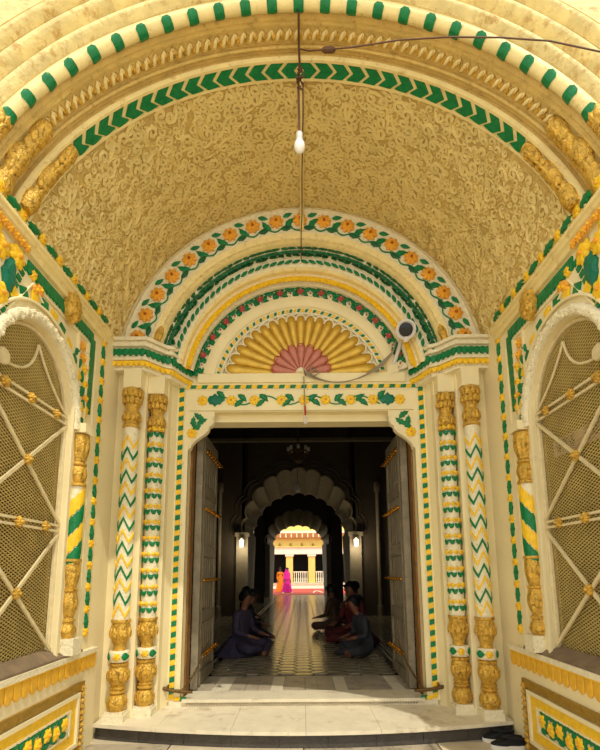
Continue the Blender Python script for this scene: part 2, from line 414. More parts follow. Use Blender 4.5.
# 3 dark foliage band
t3 = trim('trim_3', [(.09, 1.505), (.10, 1.495), (.16, 1.415), (.165, 1.40)], WHITE, 'arch band crowded with dark green scrolling foliage')
cg = [curl_mesh(.042, .013, DGREEN, f) for f in (1, -1)]; sl = leaf_mesh(.115, .055, .18, .008, .02, DGREEN)
sl2 = leaf_mesh(.08, .042, .1, .004, .02, GREEN)
n = 96
for i in range(n):
    a = rad(10+160*i/(n-1)); tl = .55
    link('scroll', cg[i % 2], t3, ringf(a, 1.462, .122, 1.57*(i % 4), 1, -.62))
    link('leaf', sl, t3, ringf(a+.02, 1.488 if i % 2 else 1.435, .098 if i % 2 else .142, random.uniform(-.9, .9), 1, -.62))
    link('leaf', sl2, t3, ringf(a+.035, 1.46, .12, random.uniform(0, 3), 1, -.62))
# 4 leaf rope band
t4 = trim('trim_4', [(.155, 1.41), (.15, 1.40), (.175, 1.34), (.185, 1.33)], WHITE, 'narrow arch band of slanted green leaves')
ll = leaf_mesh(.112, .042, 0, 0, .02, GREEN)
n = 46
for i in range(n):
    a = rad(10+160*i/(n-1)); left = a > PI/2
    link('leaf', ll, t4, ringf(a, 1.372, .160, (.42 if left else PI-.42), 1, -.35))
# 5 cream roll
t5 = trim('trim_5', [(.185, 1.335)]+bulge(.185, 1.335, .245, 1.30, .018)+[(.25, 1.295), (.27, 1.30)], BUFF, 'thin cream roll moulding between the leaf and yellow arch bands')
# 6 yellow frieze
t6 = trim('trim_6', [(.24, 1.315), (.25, 1.31), (.335, 1.215), (.34, 1.21), (.36, 1.21)], WHITE, 'arch band of small yellow carved petals')
yp = MB().dome([(-.026, -.072), (.026, -.072), (.031, .022), (.0, .072), (-.031, .022)], .030).mesh('petal', YELLOW)
yo = MB().dome([(-.012, -.03), (.012, -.03), (.014, .006), (.0, .034), (-.014, .006)], .03).mesh('petal_tip', ORANGE)
n = 84
for i in range(n):
    a = rad(10+160*i/(n-1)); link('petal', yp, t6, ringf(a, 1.265, .297, (.5 if a > PI/2 else -.5), 1, -.6))
    link('petal_tip', yo, t6, ringf(a+.011, 1.245, .30, (-.8 if a > PI/2 else .8), 1, -.6))
# 7 rose band
t7 = trim('trim_7', [(.355, 1.22), (.40, 1.215), (.43, 1.10), (.46, 1.10)], WHITE, 'innermost arch band with red roses among green leaves', a0=11)
rs = flower_mesh(.044, 5, .03, ROSE, PINK); wf = flower_mesh(.048, 6, .024, WHITE, OCENTRE, .5); gl = leaf_mesh(.125, .062, .14, .010, .022, GREEN)
n = 27
for i in range(n):
    a = rad(14+152*i/(n-1)); r_ = 1.175 if i % 2 else 1.145
    link('rose' if i % 2 else 'white_flower', rs if i % 2 else wf, t7, ringf(a, r_, .405 if i % 2 else .415, 0, 1, -.2))
    for k in range(4):
        link('leaf', gl, t7, ringf(a+rad(1.2+1.2*k), [1.20, 1.13, 1.165, 1.195][k], [.40, .42, .41, .405][k], [.6, -.8, 2.2, -.5][k] if a < PI/2 else [-.6, .8, -2.2, .5][k], .85, -.2))
for s in (-1, 1):     # big green leaves at the feet of the arch bands
    a = rad(14.5) if s > 0 else rad(165.5)
    o = link('foot_leaf', leaf_mesh(.20, .085, .06, 0, .03, TEAL), t7, frame((s*1.285, .33, 3.72), (1, 0, 0), (0, 0, 1), PI/2+s*.15))
    link('foot_petal', leaf_mesh(.15, .07, .1, 0, .03, ORANGE), t7, frame((s*1.255, .345, 3.86), (1, 0, 0), (0, 0, 1), PI/2+s*.5))

# ================================================================== fanlight
mb = arch_loft([(.47, 1.115), (.40, 1.115), (.395, 1.10), (.395, 1.00), (.41, .985), (.44, .98)], 9.3, 170.7, 64)
fan = struct('trim_fanlight', mb, CREAM, 'half-round plaster fan over the door with gold and pink shell', 'fanlight', True)
MB().box((-1.16, .40, 3.37), (1.16, .47, 3.475)).build('fan_sill', CREAM, fan)
arch_loft([(.425, .99), (.425, .905), (.46, .90)], 10.5, 169.5, 60).build('stripe_band', WHITE, fan)
st = [rect_mesh([(-.022, -.018), (.008, -.018), (.022, .018), (-.008, .018)], .010, m_) for m_ in (YELLOW, GREEN)]
n = 58
for i in range(n): link('stripe', st[i % 2], fan, ringf(rad(11.5+157*i/(n-1)), .948, .424))
C0 = Vector((0, 3.475))
def to_arc(phi, R, zc=ZC):
    dx, dz = cos(phi), sin(phi); b = (C0.y-zc)*dz; c = (C0.y-zc)**2-R*R
    return -b+sqrt(b*b-c)
arch_loft([(.445, .90), (.45, .88), (.45, .10)], 12, 168, 40).build('shell_bed', WHITE, fan)
def petal(phi, dphi, t0, t1_, h, y, name, mt, lip=True):
    mb = MB(); nu, nv = 8, 9; vs = []
    for i in range(nv+1):
        t = i/nv; 
        for j in range(nu+1):
            q = -1+2*j/nu
            end = t1_*(1-.07*(q**4)) if lip else t1_
            d = t0+(end-t0)*t; ph = phi+dphi/2*q*.97
            hh = h*(max(0, 1-q*q*.98)**.4)*(.3+.7*t)*(1 if t < .99 else .45)
            vs.append((d*cos(ph), y-hh, C0.y+d*sin(ph)))
    fs = [(i*(nu+1)+j, i*(nu+1)+j+1, (i+1)*(nu+1)+j+1, (i+1)*(nu+1)+j) for i in range(nv) for j in range(nu)]
    mb.add(vs, fs); o = mb.build(name, mt, fan, True)
    # curled lip
    d = t1_*1.0; R_ = d*dphi*.30; c = (d*cos(phi), d*sin(phi))
    return o
NP = 19
for i in range(NP):
    dp = PI/NP; phi = dp*(i+.5); T1 = to_arc(phi, .885)
    petal(phi, dp, .30, T1, .042, .445, 'gold_petal', SHELLG)
    ms = MB(); R_ = T1*dp*.46
    pts = [(T1*.925*cos(phi)+R_*cos(q), .424-.022*cos(q-phi), C0.y+T1*.925*sin(phi)+R_*sin(q)) for q in [phi-1.7+3.4*k/10 for k in range(11)]]
    ms.tube(pts, .010, 5).build('petal_rim', WHITE, fan)
NP = 9
for i in range(NP):
    dp = PI/NP; phi = dp*(i+.5)
    petal(phi, dp, .05, .33, .05, .405, 'pink_petal', PINK)
    ms = MB(); R_ = .33*dp*.36
    pts = [(.30*cos(phi)+R_*cos(q), .372, C0.y+.30*sin(phi)+R_*sin(q)) for q in [phi-2.0+4.0*k/10 for k in range(11)]]
    ms.tube(pts, .006, 5).build('petal_rim', ROSE, fan)
mb = MB(); out = [(.06*cos(PI*i/10), .06*sin(PI*i/10)) for i in range(11)]
mb.dome(out, .04, (0, .01), M=back(0, .40, C0.y)).build('shell_heart', WHITE, fan)

# ================================================================== door surround
mb = MB()
for s in (-1, 1):
    a, b = sorted((s*1.25, s*1.385)); mb.box((a, .425, -.02), (b, .46, 3.37))
mb.box((-1.25, .425, 3.05), (1.25, .46, 3.37))
dfr = struct('trim_doorframe', mb, CREAM, 'cream door surround edged with yellow and green slanted stripes', 'door surround')
sv = [rect_mesh([(-.026, -.032), (.026, -.018), (.026, .032), (-.026, .018)], .010, m_) for m_ in (YELLOW, GREEN)]
sh = [rect_mesh([(-.036, -.020), (.022, -.020), (.036, .020), (-.022, .020)], .010, m_) for m_ in (YELLOW, GREEN)]
nn = 60
for s in (-1, 1):
    for i in range(nn):
        link('stripe', sv[i % 2], dfr, frame((s*1.335, .424, .03+3.26*i/(nn-1)), (1, 0, 0), (0, 0, 1)))
    for i in range(2): link('stripe', sh[i % 2], dfr, frame((s*(1.275-.06*i), .424, .01), (1, 0, 0), (0, 0, 1)))
nh = 42
for i in range(nh): link('stripe', sh[i % 2], dfr, frame((-1.27+2.54*i/(nh-1), .424, 3.325), (1, 0, 0), (0, 0, 1)))
for s in (-1, 1): MB().box((min(s*1.29, s*1.297), .418, .03), (max(s*1.29, s*1.297), .43, 3.29)).build('bead', WHITE, dfr)
MB().box((-1.297, .418, 3.285), (1.297, .43, 3.293)).build('bead', WHITE, dfr)
# floral strip of the lintel
f8 = flower_mesh(.062, 8, .026, YELLOW, ORANGE); bigleaf = leaf_mesh(.20, .13, .2, 0, .024, TEAL); tl_ = leaf_mesh(.13, .06, .12, .012, .02, GREEN)
for i, x in enumerate([-1.10, -.78, -.52, -.22, .03, .27, .55, .80, 1.10]):
    link('flower', f8, dfr, back(x, .424, 3.165, i*.3))
for s in (-1, 1):
    link('leaf', bigleaf, dfr, back(s*.95, .424, 3.17, 0 if s < 0 else PI))
    link('leaf', tl_, dfr, back(s*.90, .424, 3.225, .8*s))
    for x in (.66, .42, .13): 
        link('leaf', tl_, dfr, back(s*x, .424, 3.19, s*.7)); link('leaf', tl_, dfr, back(s*(x+.03), .424, 3.13, -s*.6))
mb = MB(); pts = [(x, .42, 3.165+.05*sin(x*2*PI/.52)) for x in [-.88+1.76*i/70 for i in range(71)]]
mb.tube(pts, .008, 5).build('stem', GREEN, dfr)
# scalloped corner brackets
def bracket(s):
    o2 = [(1.255, 3.045), (.965, 3.045), (.965, 2.985), (.985, 2.965), (.975, 2.93), (1.0, 2.885), (1.03, 2.865), (1.035, 2.835), (1.06, 2.80), (1.11, 2.765), (1.17, 2.72), (1.22, 2.665), (1.232, 2.62), (1.255, 2.60)]
    mb = MB(); k = len(o2); 
    vs = [(s*x, .43, z) for x, z in o2]+[(s*x, .53, z) for x, z in o2]
    mb.add(vs, [tuple(range(k)), tuple(range(k, 2*k))]+[(i, (i+1) % k, k+(i+1) % k, k+i) for i in range(k)])
    b = mb.build('bracket', CREAM, dfr)
    MB().tube([(s*x, .43, z) for x, z in o2[2:-1]], .013, 6).build('bracket_rim', WHITE, b)
    L_ = leaf_mesh(.135, .062, .2, .01, .018, GREEN)
    for (x, z, r_) in ((1.14, 2.99, .6), (1.19, 2.92, 1.5), (1.10, 2.92, 2.6), (1.17, 2.86, -.7)): link('leaf', L_, b, back(s*x, .43, z, r_*s + (0 if s > 0 else PI)))
    link('flower', f8, b, back(s*1.21, .43, 2.79))
for s in (-1, 1): bracket(s)
# worn wooden edge strip at the jambs
for s in (-1, 1):
    a, b = sorted((s*1.228, s*1.252)); MB().box((a, .56, 0), (b, .70, 2.96)).build('wooden_jamb', WBROWN, dfr)

# ================================================================== colonnettes
def lathe_part(name, prof, c, m_, parent, flute=0, n=32): return MB().lathe(prof, c, n, flute).build(name, m_, parent, True)
def prof_petal(z0, z1, r0_, r1, rm, am, n=10):
    out = []
    for i in range(n+1):
        t = i/n; r = r0_+(r1-r0_)*t + rm*sin(PI*t); out.append((z0+(z1-z0)*t, r, am*sin(PI*min(1, t*1.1))))
    return out
def wrap(pts, r, c, h, m_, name, parent):
    """strip wrapped on a round shaft; pts = closed pairs [(phi, z0, z1)...]"""
    mb = MB(); vs = []
    for phi, za, zb in pts:
        for (rr, z) in ((r, za), (r+h, za+.003), (r+h, zb-.003), (r, zb)):
            vs.append((c[0]+rr*sin(phi), c[1]-rr*cos(phi), z))
    k = len(pts); fs = []
    for i in range(k-1):
        for j in range(4): fs.append((i*4+j, i*4+(j+1) % 4, (i+1)*4+(j+1) % 4, (i+1)*4+j))
    fs += [(0, 1, 2, 3), (4*k-1, 4*k-2, 4*k-3, 4*k-4)]
    mb.add(vs, fs); return mb
def colonnette(s, cx, cy, kind, r=.074, zt=3.12):
    nm = 'zigzag_colonnette' if kind == 'chev' else 'floral_colonnette'
    pos = {('chev', -1): 'white colonnette with green and yellow zigzags left of the doorway', ('chev', 1): 'white colonnette with green and yellow zigzags right of the doorway',
           ('flor', -1): 'white colonnette with green and yellow flower clusters left of the doorway', ('flor', 1): 'white colonnette with green and yellow flower clusters right of the doorway'}
    x = s*cx; root = tag(empty(nm, (x, cy, -.06)), pos[(kind, s)], 'column')
    c = (x, cy, 0)
    mb = MB(); mb.box((x-.092, cy-.085, -.06), (x+.092, cy+.074, .005)); mb.box((x-.082, cy-.078, .005), (x+.082, cy+.07, .03)); mb.build('plinth', WHITE, root)
    zb = .84
    lathe_part('base', [(.03, .07)]+prof_petal(.03, .17, .07, .066, .024, .12, 8)+[(.175, .055), (.19, .075), (.20, .075), (.21, .06), (.225, .07), (.235, .07)]
               + prof_petal(.24, .42, .058, .074, .024, .14, 12)+[(.43, .085), (.445, .085), (.455, .064), (.46, .07)], c, GOLD, root, 10, 40)
    col_ = lathe_part('collar', [(.46, .082), (.47, .09), (.55, .09), (.56, .082)], c, WHITE, root, 0, 24)
    gb = MB().dome(leaf_out(.12, .075), .012).mesh('oval', GREEN)
    for ph in (-1.0, 1.0): link('oval', leaf_mesh(.085, .07, 0, 0, .014, GREEN), col_, frame((x+.088*sin(ph), cy-.088*cos(ph), .51), (cos(ph), sin(ph), 0), (0, 0, 1)))
    link('flower', flower_mesh(.036, 6, .02, YELLOW, ORANGE), col_, frame((x+.089*sin(-s*.15), cy-.089*cos(.15), .51), (1, 0, 0), (0, 0, 1)))
    lathe_part('base_bell', [(.56, .055), (.60, .055, .0)]+prof_petal(.60, zb-.03, .056, .080, .014, .13, 10)+[(zb-.025, .09), (zb, .09)], c, GOLD, root, 12, 40)
    sh_ = lathe_part('shaft', [(zb, r), (zt-.42, r-.004)], c, WHITE, root, 0, 28)
    z0 = zt-.42
    cap_ = lathe_part('capital', [(z0, .07), (z0+.01, .085), (z0+.03, .085), (z0+.04, .07)]+prof_petal(z0+.04, z0+.17, .06, .078, .012, .15, 8)
               + [(z0+.18, .06), (z0+.20, .06)]+prof_petal(z0+.20, zt-.02, .058, .084, .008, .2, 12)+[(zt-.015, .088), (zt, .07)], c, GOLD, root, 10, 40)
    # raised leaves around the capital and the base
    cl = MB().dome([(-.026, -.05), (.026, -.05), (.034, .01), (.0, .058), (-.034, .01)], .028).mesh('capital_leaf', GOLD)
    for k in range(6):
        for (zz, rr, of) in ((z0+.29, .077, 0), (z0+.36, .084, .35), (z0+.11, .074, .2)):
            ph = -1.5+k*.6+of
            link('capital_leaf', cl, cap_, frame((x+rr*sin(ph), cy-rr*cos(ph), zz), (cos(ph), sin(ph), 0), (0, 0, 1), 0, .8))
        ph = -1.5+k*.6
        link('capital_leaf', cl, root, frame((x+.078*sin(ph), cy-.078*cos(ph), .72), (cos(ph), sin(ph), 0), (0, 0, 1), 0, .9))
        link('capital_leaf', cl, root, frame((x+.080*sin(ph+.3), cy-.080*cos(ph+.3), .34), (cos(ph+.3), sin(ph+.3), 0), (0, 0, 1), PI, .9))
    H = z0-zb
    if kind == 'chev':
        step_ = .118; n_ = int(H/step_)-0
        base_pts = [(-1.5, -.02), (-.75, -.10), (0, .01), (.75, -.10), (1.5, -.02)]
        pts = []
        for (p0, q0), (p1, q1) in zip(base_pts[:-1], base_pts[1:]):
            for t in (0, .5): pts.append((p0+(p1-p0)*t, q0+(q1-q0)*t))
        pts.append(base_pts[-1])
        ms = [wrap([(p, q-.002, q+.036) for p, q in pts], r-.002, (0, 0), .010, None, '', None).mesh('zigzag', m_) for m_ in (YELLOW, GREEN)]
        for i in range(n_): link('zigzag', ms[i % 2], sh_, Matrix.Translation((x, cy, zb+.11+i*(H-.12)/n_)))
    else:
        n_ = 12; l_ = leaf_mesh(.078, .042, .12, 0, .018, GREEN); y_ = flower_mesh(.027, 4, .018, YELLOW, ORANGE); w_ = leaf_mesh(.03, .012, 0, 0, .01, ORANGE)
        for i in range(n_):
            zz = zb+.06+i*(H-.08)/(n_-1)*.99
            for ph in (-1.25, -.42, .42, 1.25):
                for dr, dz in ((.9, .012), (-.9, .012)):
                    pp = ph+(.10 if dr > 0 else -.10)
                    link('leaf', l_, sh_, frame((x+(r-.003)*sin(pp), cy-(r-.003)*cos(pp), zz+dz), (cos(pp), sin(pp), 0), (0, 0, 1), dr, .85))
            for ph in (-.7, 0, .7, 1.3, -1.3):
                link('flower', y_, sh_, frame((x+(r-.002)*sin(ph), cy-(r-.002)*cos(ph), zz+.072), (cos(ph), sin(ph), 0), (0, 0, 1), 0, .95))
    return root
for s in (-1, 1):
    colonnette(s, 1.71, -.015, 'chev'); colonnette(s, 1.515, .16, 'flor')
    # blocks between capital and cornice
    MB().box((s*1.71-.09, -.06, 3.12), (s*1.71+.09, .07, 3.32)).build('impost_block', CREAM, wall_back)
    MB().box((s*1.515-.085, .10, 3.12), (s*1.515+.085, .24, 3.32)).build('impost_block', CREAM, wall_back)

# ================================================================== vault ceiling
mb = MB(); nA, nY = 96, 10; vs = []
for i in range(nA+1):
    a = rad(4+172*i/nA); yf = -1.30-.37*(1-sin(a))
    for j in range(nY+1):
        y = .05+(yf-.05)*j/nY; vs.append((1.93*cos(a), y, ZC+1.93*sin(a)))
mb.add(vs, [(i*(nY+1)+j, i*(nY+1)+j+1, (i+1)*(nY+1)+j+1, (i+1)*(nY+1)+j) for i in range(nA) for j in range(nY)])
ceil = struct('ceiling', mb, OCHRE, 'ochre barrel vault over the porch covered in scrolling stucco', 'ceiling', True)
mb = MB()
def vault_curve(a, y, pts, rr):
    T = Vector((sin(a), 0, -cos(a))); 
    out = []
    for px_, py_ in pts:
        aa = a - px_/1.93; R = 1.925
        R = 1.929; out.append((R*cos(aa), y-py_, ZC+R*sin(aa)))
    mb.tube(out, rr, 3)
placed = []
for tr in range(12000):
    a = rad(random.uniform(5, 175)); y = random.uniform(-1.72, .0)
    if y < -1.28-.37*(1-sin(a))+.04: continue
    R = random.uniform(.030, .058)
    if any(abs(a-b)*1.93 < 2*R and (abs(a-b)*1.93)**2+(y-c)**2 < (.66*(R+q))**2 for b, c, q in placed): continue
    placed.append((a, y, R)); rot = random.uniform(0, 2*PI); fl_ = random.choice((1, -1))
    p = curl_pts(R, 1.25, fl_, 9); p = [(p[0][0]+fl_*R*.3, p[0][1]-R*1.4)]+p
    p = [(x*cos(rot)-y_*sin(rot), x*sin(rot)+y_*cos(rot)) for x, y_ in p]
    vault_curve(a, y, p, [R*.18]+[R*.33]*(len(p)-2)+[R*.5])
    for k in range(2):
        q = rot+random.uniform(0, 6.28); vault_curve(a, y, [(R*1.1*cos(q), R*1.1*sin(q)), (R*1.5*cos(q+.25), R*1.5*sin(q+.25)), (R*1.7*cos(q+.6), R*1.7*sin(q+.6))], [R*.08, R*.26, R*.05])
tag(mb.build('scrollwork', OCHRE2, ceil, True), kind='stuff')

BOW = .38
# front ribs, from the vault outwards
def rib(name, prof, m_, label, a0=12): 
    return struct(name, arch_loft(prof, a0, 180-a0, 96, BOW), m_, label, 'arch moulding', True)
t8 = rib('trim_8', [(-1.27, 1.935), (-1.275, 1.915), (-1.295, 1.915), (-1.295, 1.925), (-1.405, 1.925), (-1.41, 1.915), (-1.43, 1.915), (-1.435, 1.95)], BUFF, 'arch rib of green chevrons edging the stucco vault', 8)
def chev(dx):
    return [(-.045, -.055), (.050, -.055), (.105, 0), (.050, .055), (-.045, .055), (.008, 0)]
mbc = MB(); o_ = chev(0); k = 6
vs = [(x-.03, y_, 0) for x, y_ in o_]+[(x-.03, y_, .008) for x, y_ in o_]
mbc.add(vs, [(6, 7, 8, 11), (8, 9, 10, 11)]+[(i, (i+1) % 6, 6+(i+1) % 6, 6+i) for i in range(6)])
cm = mbc.mesh('chevron', GREEN)
NC = 30
for i in range(NC):
    a = rad(33.2+113.6*i/(NC-1)); 
    link('chevron', cm, t8, soff(a, 1.924, -1.350-BOW*(1-sin(a)), PI if a > PI/2 else 0))
# gold foot flutes of the chevron rib
def foot(parent, r, y0, a_lo, a_hi, rr, label):
    for s in (0, 1):
        pts = []; rs = []
        n_ = 26
        for k in range(n_+1):
            t = k/n_; a = rad(a_lo+(a_hi-a_lo)*t); a = a if s else PI-a
            pts.append((r*cos(a), y0-BOW*(1-sin(a)), ZC+r*sin(a)))
            rs.append(rr*(.32+.72*abs(sin(PI*t*2.6+.5))**.8)*(1.2-.4*t))
        b = MB().tube(pts, rs, 12).build('gold_foot', GOLD, parent, True)
        pl = leaf_mesh(.085*rr/.05, .042*rr/.05, 0, 0, .02, GOLD)
        for k in range(9):
            a = rad(a_lo+(a_hi-a_lo)*(k+.5)/9.5); 
            for q in (-.6, .15, .9):
                aa = a if s else PI-a; R2 = rr*.66
                P = Vector(((r-R2*cos(q))*cos(aa), y0-BOW*(1-sin(aa))-R2*sin(q), ZC+(r-R2*cos(q))*sin(aa)))
                Rv = Vector((cos(aa), 0, sin(aa))); Zv = (-Rv*cos(q)+Vector((0, -sin(q), 0))).normalized()
                T = Vector((-sin(aa), 0, cos(aa))) if s else Vector((sin(aa), 0, -cos(aa)))
                link('gold_leaf', pl, b, frame(P, T, Zv.cross(T), random.uniform(-.3, .3), .9))
foot(t8, 1.915, -1.36, 12.5, 31.5, .055, '')
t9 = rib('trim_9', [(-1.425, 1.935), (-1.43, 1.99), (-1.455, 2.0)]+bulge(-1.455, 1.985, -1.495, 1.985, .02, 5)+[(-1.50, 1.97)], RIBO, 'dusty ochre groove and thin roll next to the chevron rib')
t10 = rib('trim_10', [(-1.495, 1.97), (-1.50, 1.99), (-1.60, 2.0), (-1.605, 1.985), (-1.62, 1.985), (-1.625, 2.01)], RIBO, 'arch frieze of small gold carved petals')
gp = MB().dome([(-.012, -.04), (.012, -.04), (.015, .008), (0, .042), (-.015, .008)], .020).mesh('petal', BUFF)
gp2 = MB().dome([(-.012, -.025), (.012, -.025), (.016, .0), (0, .035), (-.016, .0)], .030).mesh('petal_tip', GOLD)
n = 120
for i in range(n):
    a = rad(31+118*i/(n-1)); link('petal', gp, t10, soff(a, 1.992, -1.548-BOW*(1-sin(a)), .45 if i % 2 else -.45))
    if i % 2: link('petal_tip', gp2, t10, soff(a, 1.99, -1.545-BOW*(1-sin(a))))
foot(t10, 1.985, -1.535, 10, 30, .07, '')
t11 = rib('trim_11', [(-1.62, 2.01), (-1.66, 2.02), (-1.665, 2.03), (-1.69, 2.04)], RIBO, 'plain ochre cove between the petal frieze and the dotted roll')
t12 = rib('trim_12', [(-1.66, 2.06), (-1.665, 2.03)]+[(-1.71-.045*cos(q), 2.03-.052*sin(q)) for q in [PI*(-.1+1.2*i/9)for i in range(10)]]+[(-1.75, 2.06)], BUFF, 'round buff arch roll with green painted bands', 10)
gm = MB()
# green band: patch hugging the roll
def band_mesh():
    mb = MB(); vs = []; n_ = 8
    for k in range(5):
        xx = -.036+.018*k; e = .7 if k in (0, 4) else 1
        for i in range(n_+1):
            q = PI*(.42+(i/n_-.5)*.66*e); vs.append((xx, -(-.053*cos(q)), .058*sin(q)-.002))
    mb.add(vs, [(k*(n_+1)+i, k*(n_+1)+i+1, (k+1)*(n_+1)+i+1, (k+1)*(n_+1)+i) for k in range(4) for i in range(n_)])
    return mb.mesh('green_band', GREEN)
bmh = band_mesh()
for i in range(25):
    a = rad(90+(i-12)*5.5); link('green_band', bmh, t12, soff(a, 2.03, -1.712-BOW*(1-sin(a))))
foot(t12, 2.03, -1.712, 8, 24.5, .062, '')
# outer sunlit face mouldings
def face(name, prof, label): return struct(name, arch_loft(prof, 6, 174, 96, BOW), FACE, label, 'arch moulding', True)
face('trim_13', [(-1.73, 2.03), (-1.745, 2.06)]+bulge(-1.745, 2.06, -1.745, 2.165, .055)+[(-1.66, 2.19), (-1.64, 2.205)], 'pale sunlit arch moulding just outside the green dotted roll')
face('trim_14', [(-1.64, 2.20), (-1.70, 2.225), (-1.735, 2.23)]+bulge(-1.735, 2.22, -1.74, 2.34, .065)+[(-1.66, 2.36), (-1.64, 2.375)], 'pale sunlit arch moulding second outside the green dotted roll')
face('trim_15', [(-1.64, 2.37), (-1.70, 2.395), (-1.74, 2.40)]+bulge(-1.74, 2.39, -1.74, 2.50, .06)+[(-1.66, 2.52), (-1.64, 2.535)], 'pale sunlit arch moulding third outside the green dotted roll')
face('wall_front', [(-1.64, 2.53), (-1.74, 2.56), (-1.74, 3.6), (-1.2, 3.6), (.6, 3.6)], 'rough pale outer porch front above the arch mouldings')

# ================================================================== side walls with arched windows
WC, WH, WS, WB = -1.29, .50, 2.50, .635      # window axis (y), half width, spring height, sill height
def side_wall(s):
    nm = 'left' if s < 0 else 'right'
    P = lambda y, z, w=0: (s*(1.9-w), y, z)
    y0, y1, z0, z1 = -2.08, .10, -.30, 3.70
    mb = MB()
    def quad(a, b, c, d): mb.add([a, b, c, d], [(0, 1, 2, 3)])
    quad(P(y0, z0), P(WC-WH, z0), P(WC-WH, z1), P(y0, z1)); quad(P(WC+WH, z0), P(y1, z0), P(y1, z1), P(WC+WH, z1))
    quad(P(WC-WH, z0), P(WC+WH, z0), P(WC+WH, WB), P(WC-WH, WB))
    n_ = 24; ar = [(WC+WH*cos(PI*i/n_), WS+.55*sin(PI*i/n_)) for i in range(n_+1)]
    for (ya, za), (yb, zb) in zip(ar[:-1], ar[1:]):
        quad(P(ya, za), P(yb, zb), P(yb, z1), P(ya, z1))
    out = [(WC+WH, WB)]+ar+[(WC-WH, WB)]
    for (ya, za), (yb, zb) in zip(out, out[1:]+out[:1]): quad(P(ya, za), P(yb, zb), P(yb, zb, -.11), P(ya, za, -.11))
    # outer return of the porch front
    quad(P(y0, z0), P(y0, z1), (s*3.4, y0, z1), (s*3.4, y0, z0))
    W = struct('wall_'+nm, mb, CREAM, 'cream %s porch wall with arched screened window' % nm, 'wall')
    # strip: relief roll round the window arch, floral white
    mb = MB(); n_ = 40; ro = []
    for i in range(n_+1):
        a = -.08+(PI+.16)*i/n_; ro.append((WC+(WH+.042)*cos(a), WS+(.55+.042)*sin(a)))
    mb.tube([P(y, z, .005) for y, z in ro], [.038+.005*(i % 2) for i in range(n_+1)], 10)
    roll = mb.build('window_roll', WHITE, W, True)
    kn = flower_mesh(.036, 5, .02, WHITE, WHITE)
    for i in range(0, n_*2):
        a = PI*i/(2*n_); rr = random.uniform(-.02, .02)
        link('carved_bud', kn, roll, side(s, WC+(WH+.042+rr)*cos(a), WS+(.592+rr)*sin(a), .034, random.uniform(0, 3), .6))
    # inner thin band
    MB().tube([P(WC+(WH+.10)*cos(a), WS+.04+(.55+.10)*sin(a), .015) for a in [rad(35+110*i/24) for i in range(25)]], .012, 6).build('window_bead', CREAM, W, True)
    # alternating green / yellow band round the crown
    sg = [rect_mesh([(-.042, -.036), (.042, -.036), (.038, .034), (-.038, .034)], .014, m_, 'block') for m_ in (GREEN, YELLOW)]
    for i in range(17):
        a = rad(2+ 178*i/16); yy = WC+(WH+.155)*cos(a); zz = WS+.03+(.55+.155)*sin(a)
        # Y radial
        o = frame(P(yy, zz, .002), Vector((0, -s*sin(a), s*cos(a))), Vector((0, cos(a), sin(a))))
        link('block', sg[i % 2], W, o)
    # flowers rising in the spandrels
    fo = flower_mesh(.06, 7, .03, ORANGE, YELLOW); fy = flower_mesh(.055, 6, .03, YELLOW, ORANGE)
    for (y, z, k) in ((-.70, 3.12, 0), (-.66, 3.03, 1), (-.72, 3.22, 0), (-.645, 2.90, 1), (-.62, 2.78, 0), (-.60, 2.68, 1), (-1.43, 3.27, 0), (-1.47, 3.36, 1), (-1.38, 3.30, 0)):
        link('flower', (fo, fy)[k], W, side(s, y, z, .001, y*3, .8))
    lfm = leaf_mesh(.11, .05, .15, .01, .02, GREEN)
    for (y, z, r_) in ((-.74, 3.05, 1.2), (-.69, 2.95, 1.7), (-.66, 2.83, 1.3), (-.64, 2.72, 1.7), (-.79, 3.13, .9)): link('leaf', lfm, W, side(s, y, z, .001, r_))
    # green serrated frame band: vertical, horizontal under the cornice, slope on the near side
    gb = rect_mesh([(-.045, -.042), (-.02, -.055), (.0, -.042), (.025, -.055), (.045, -.042), (.045, .045), (-.045, .045)], .018, GREEN, 'green_tooth')
    for i in range(11): link('green_tooth', gb, W, side(s, -.59-.09*i, 3.385, .001))
    for i in range(8): link('green_tooth', gb, W, side(s, -.55-.002*i, 3.33-.088*i, .001, -PI/2 if True else 0))
    for i in range(11):
        t = i/10; link('green_tooth', gb, W, side(s, -1.56-.25*t, 3.36-.60*t, .001, rad(67), .5))
    for (a, b) in (((-.62, 3.30), (-1.46, 3.30)), ((-.62, 3.30), (-.635, 2.66)), ((-1.46, 3.30), (-1.70, 2.95)), ((-1.46, 3.30), (-1.33, 3.23))):
        MB().tube([P(a[0], a[1], .008), P(b[0], b[1], .008)], .009, 5).build('bead', CREAM, W)
    yb_ = flower_mesh(.045, 5, .022, YELLOW, ORANGE)
    for i in range(7): link('flower', yb_, W, side(s, -.61, 2.62+.09*i, .001, 0, .7))
    # near spandrel: big green lily leaves and flowers
    bl = leaf_mesh(.30, .13, .1, .01, .03, TEAL); bf = flower_mesh(.085, 7, .035, YELLOW, ORANGE)
    for (y, z, r_) in ((-1.70, 3.20, 1.45), (-1.90, 2.88, 1.3), (-1.93, 3.25, 1.8), (-1.99, 2.62, 1.45)): link('leaf', bl, W, side(s, y, z, .001, r_))
    for (y, z) in ((-1.66, 3.36), (-1.78, 3.02), (-1.82, 3.32), (-1.95, 3.02), (-1.97, 2.76), (-1.90, 3.42), (-1.96, 3.12)): link('flower', bf, W, side(s, y, z, .002, z*4))
    for i in range(12): link('flower', fo, W, side(s, -1.60-.06*i, 3.475, .03, i, .62))
    # cornice beam and garland strip on the vault foot
    mb = MB()
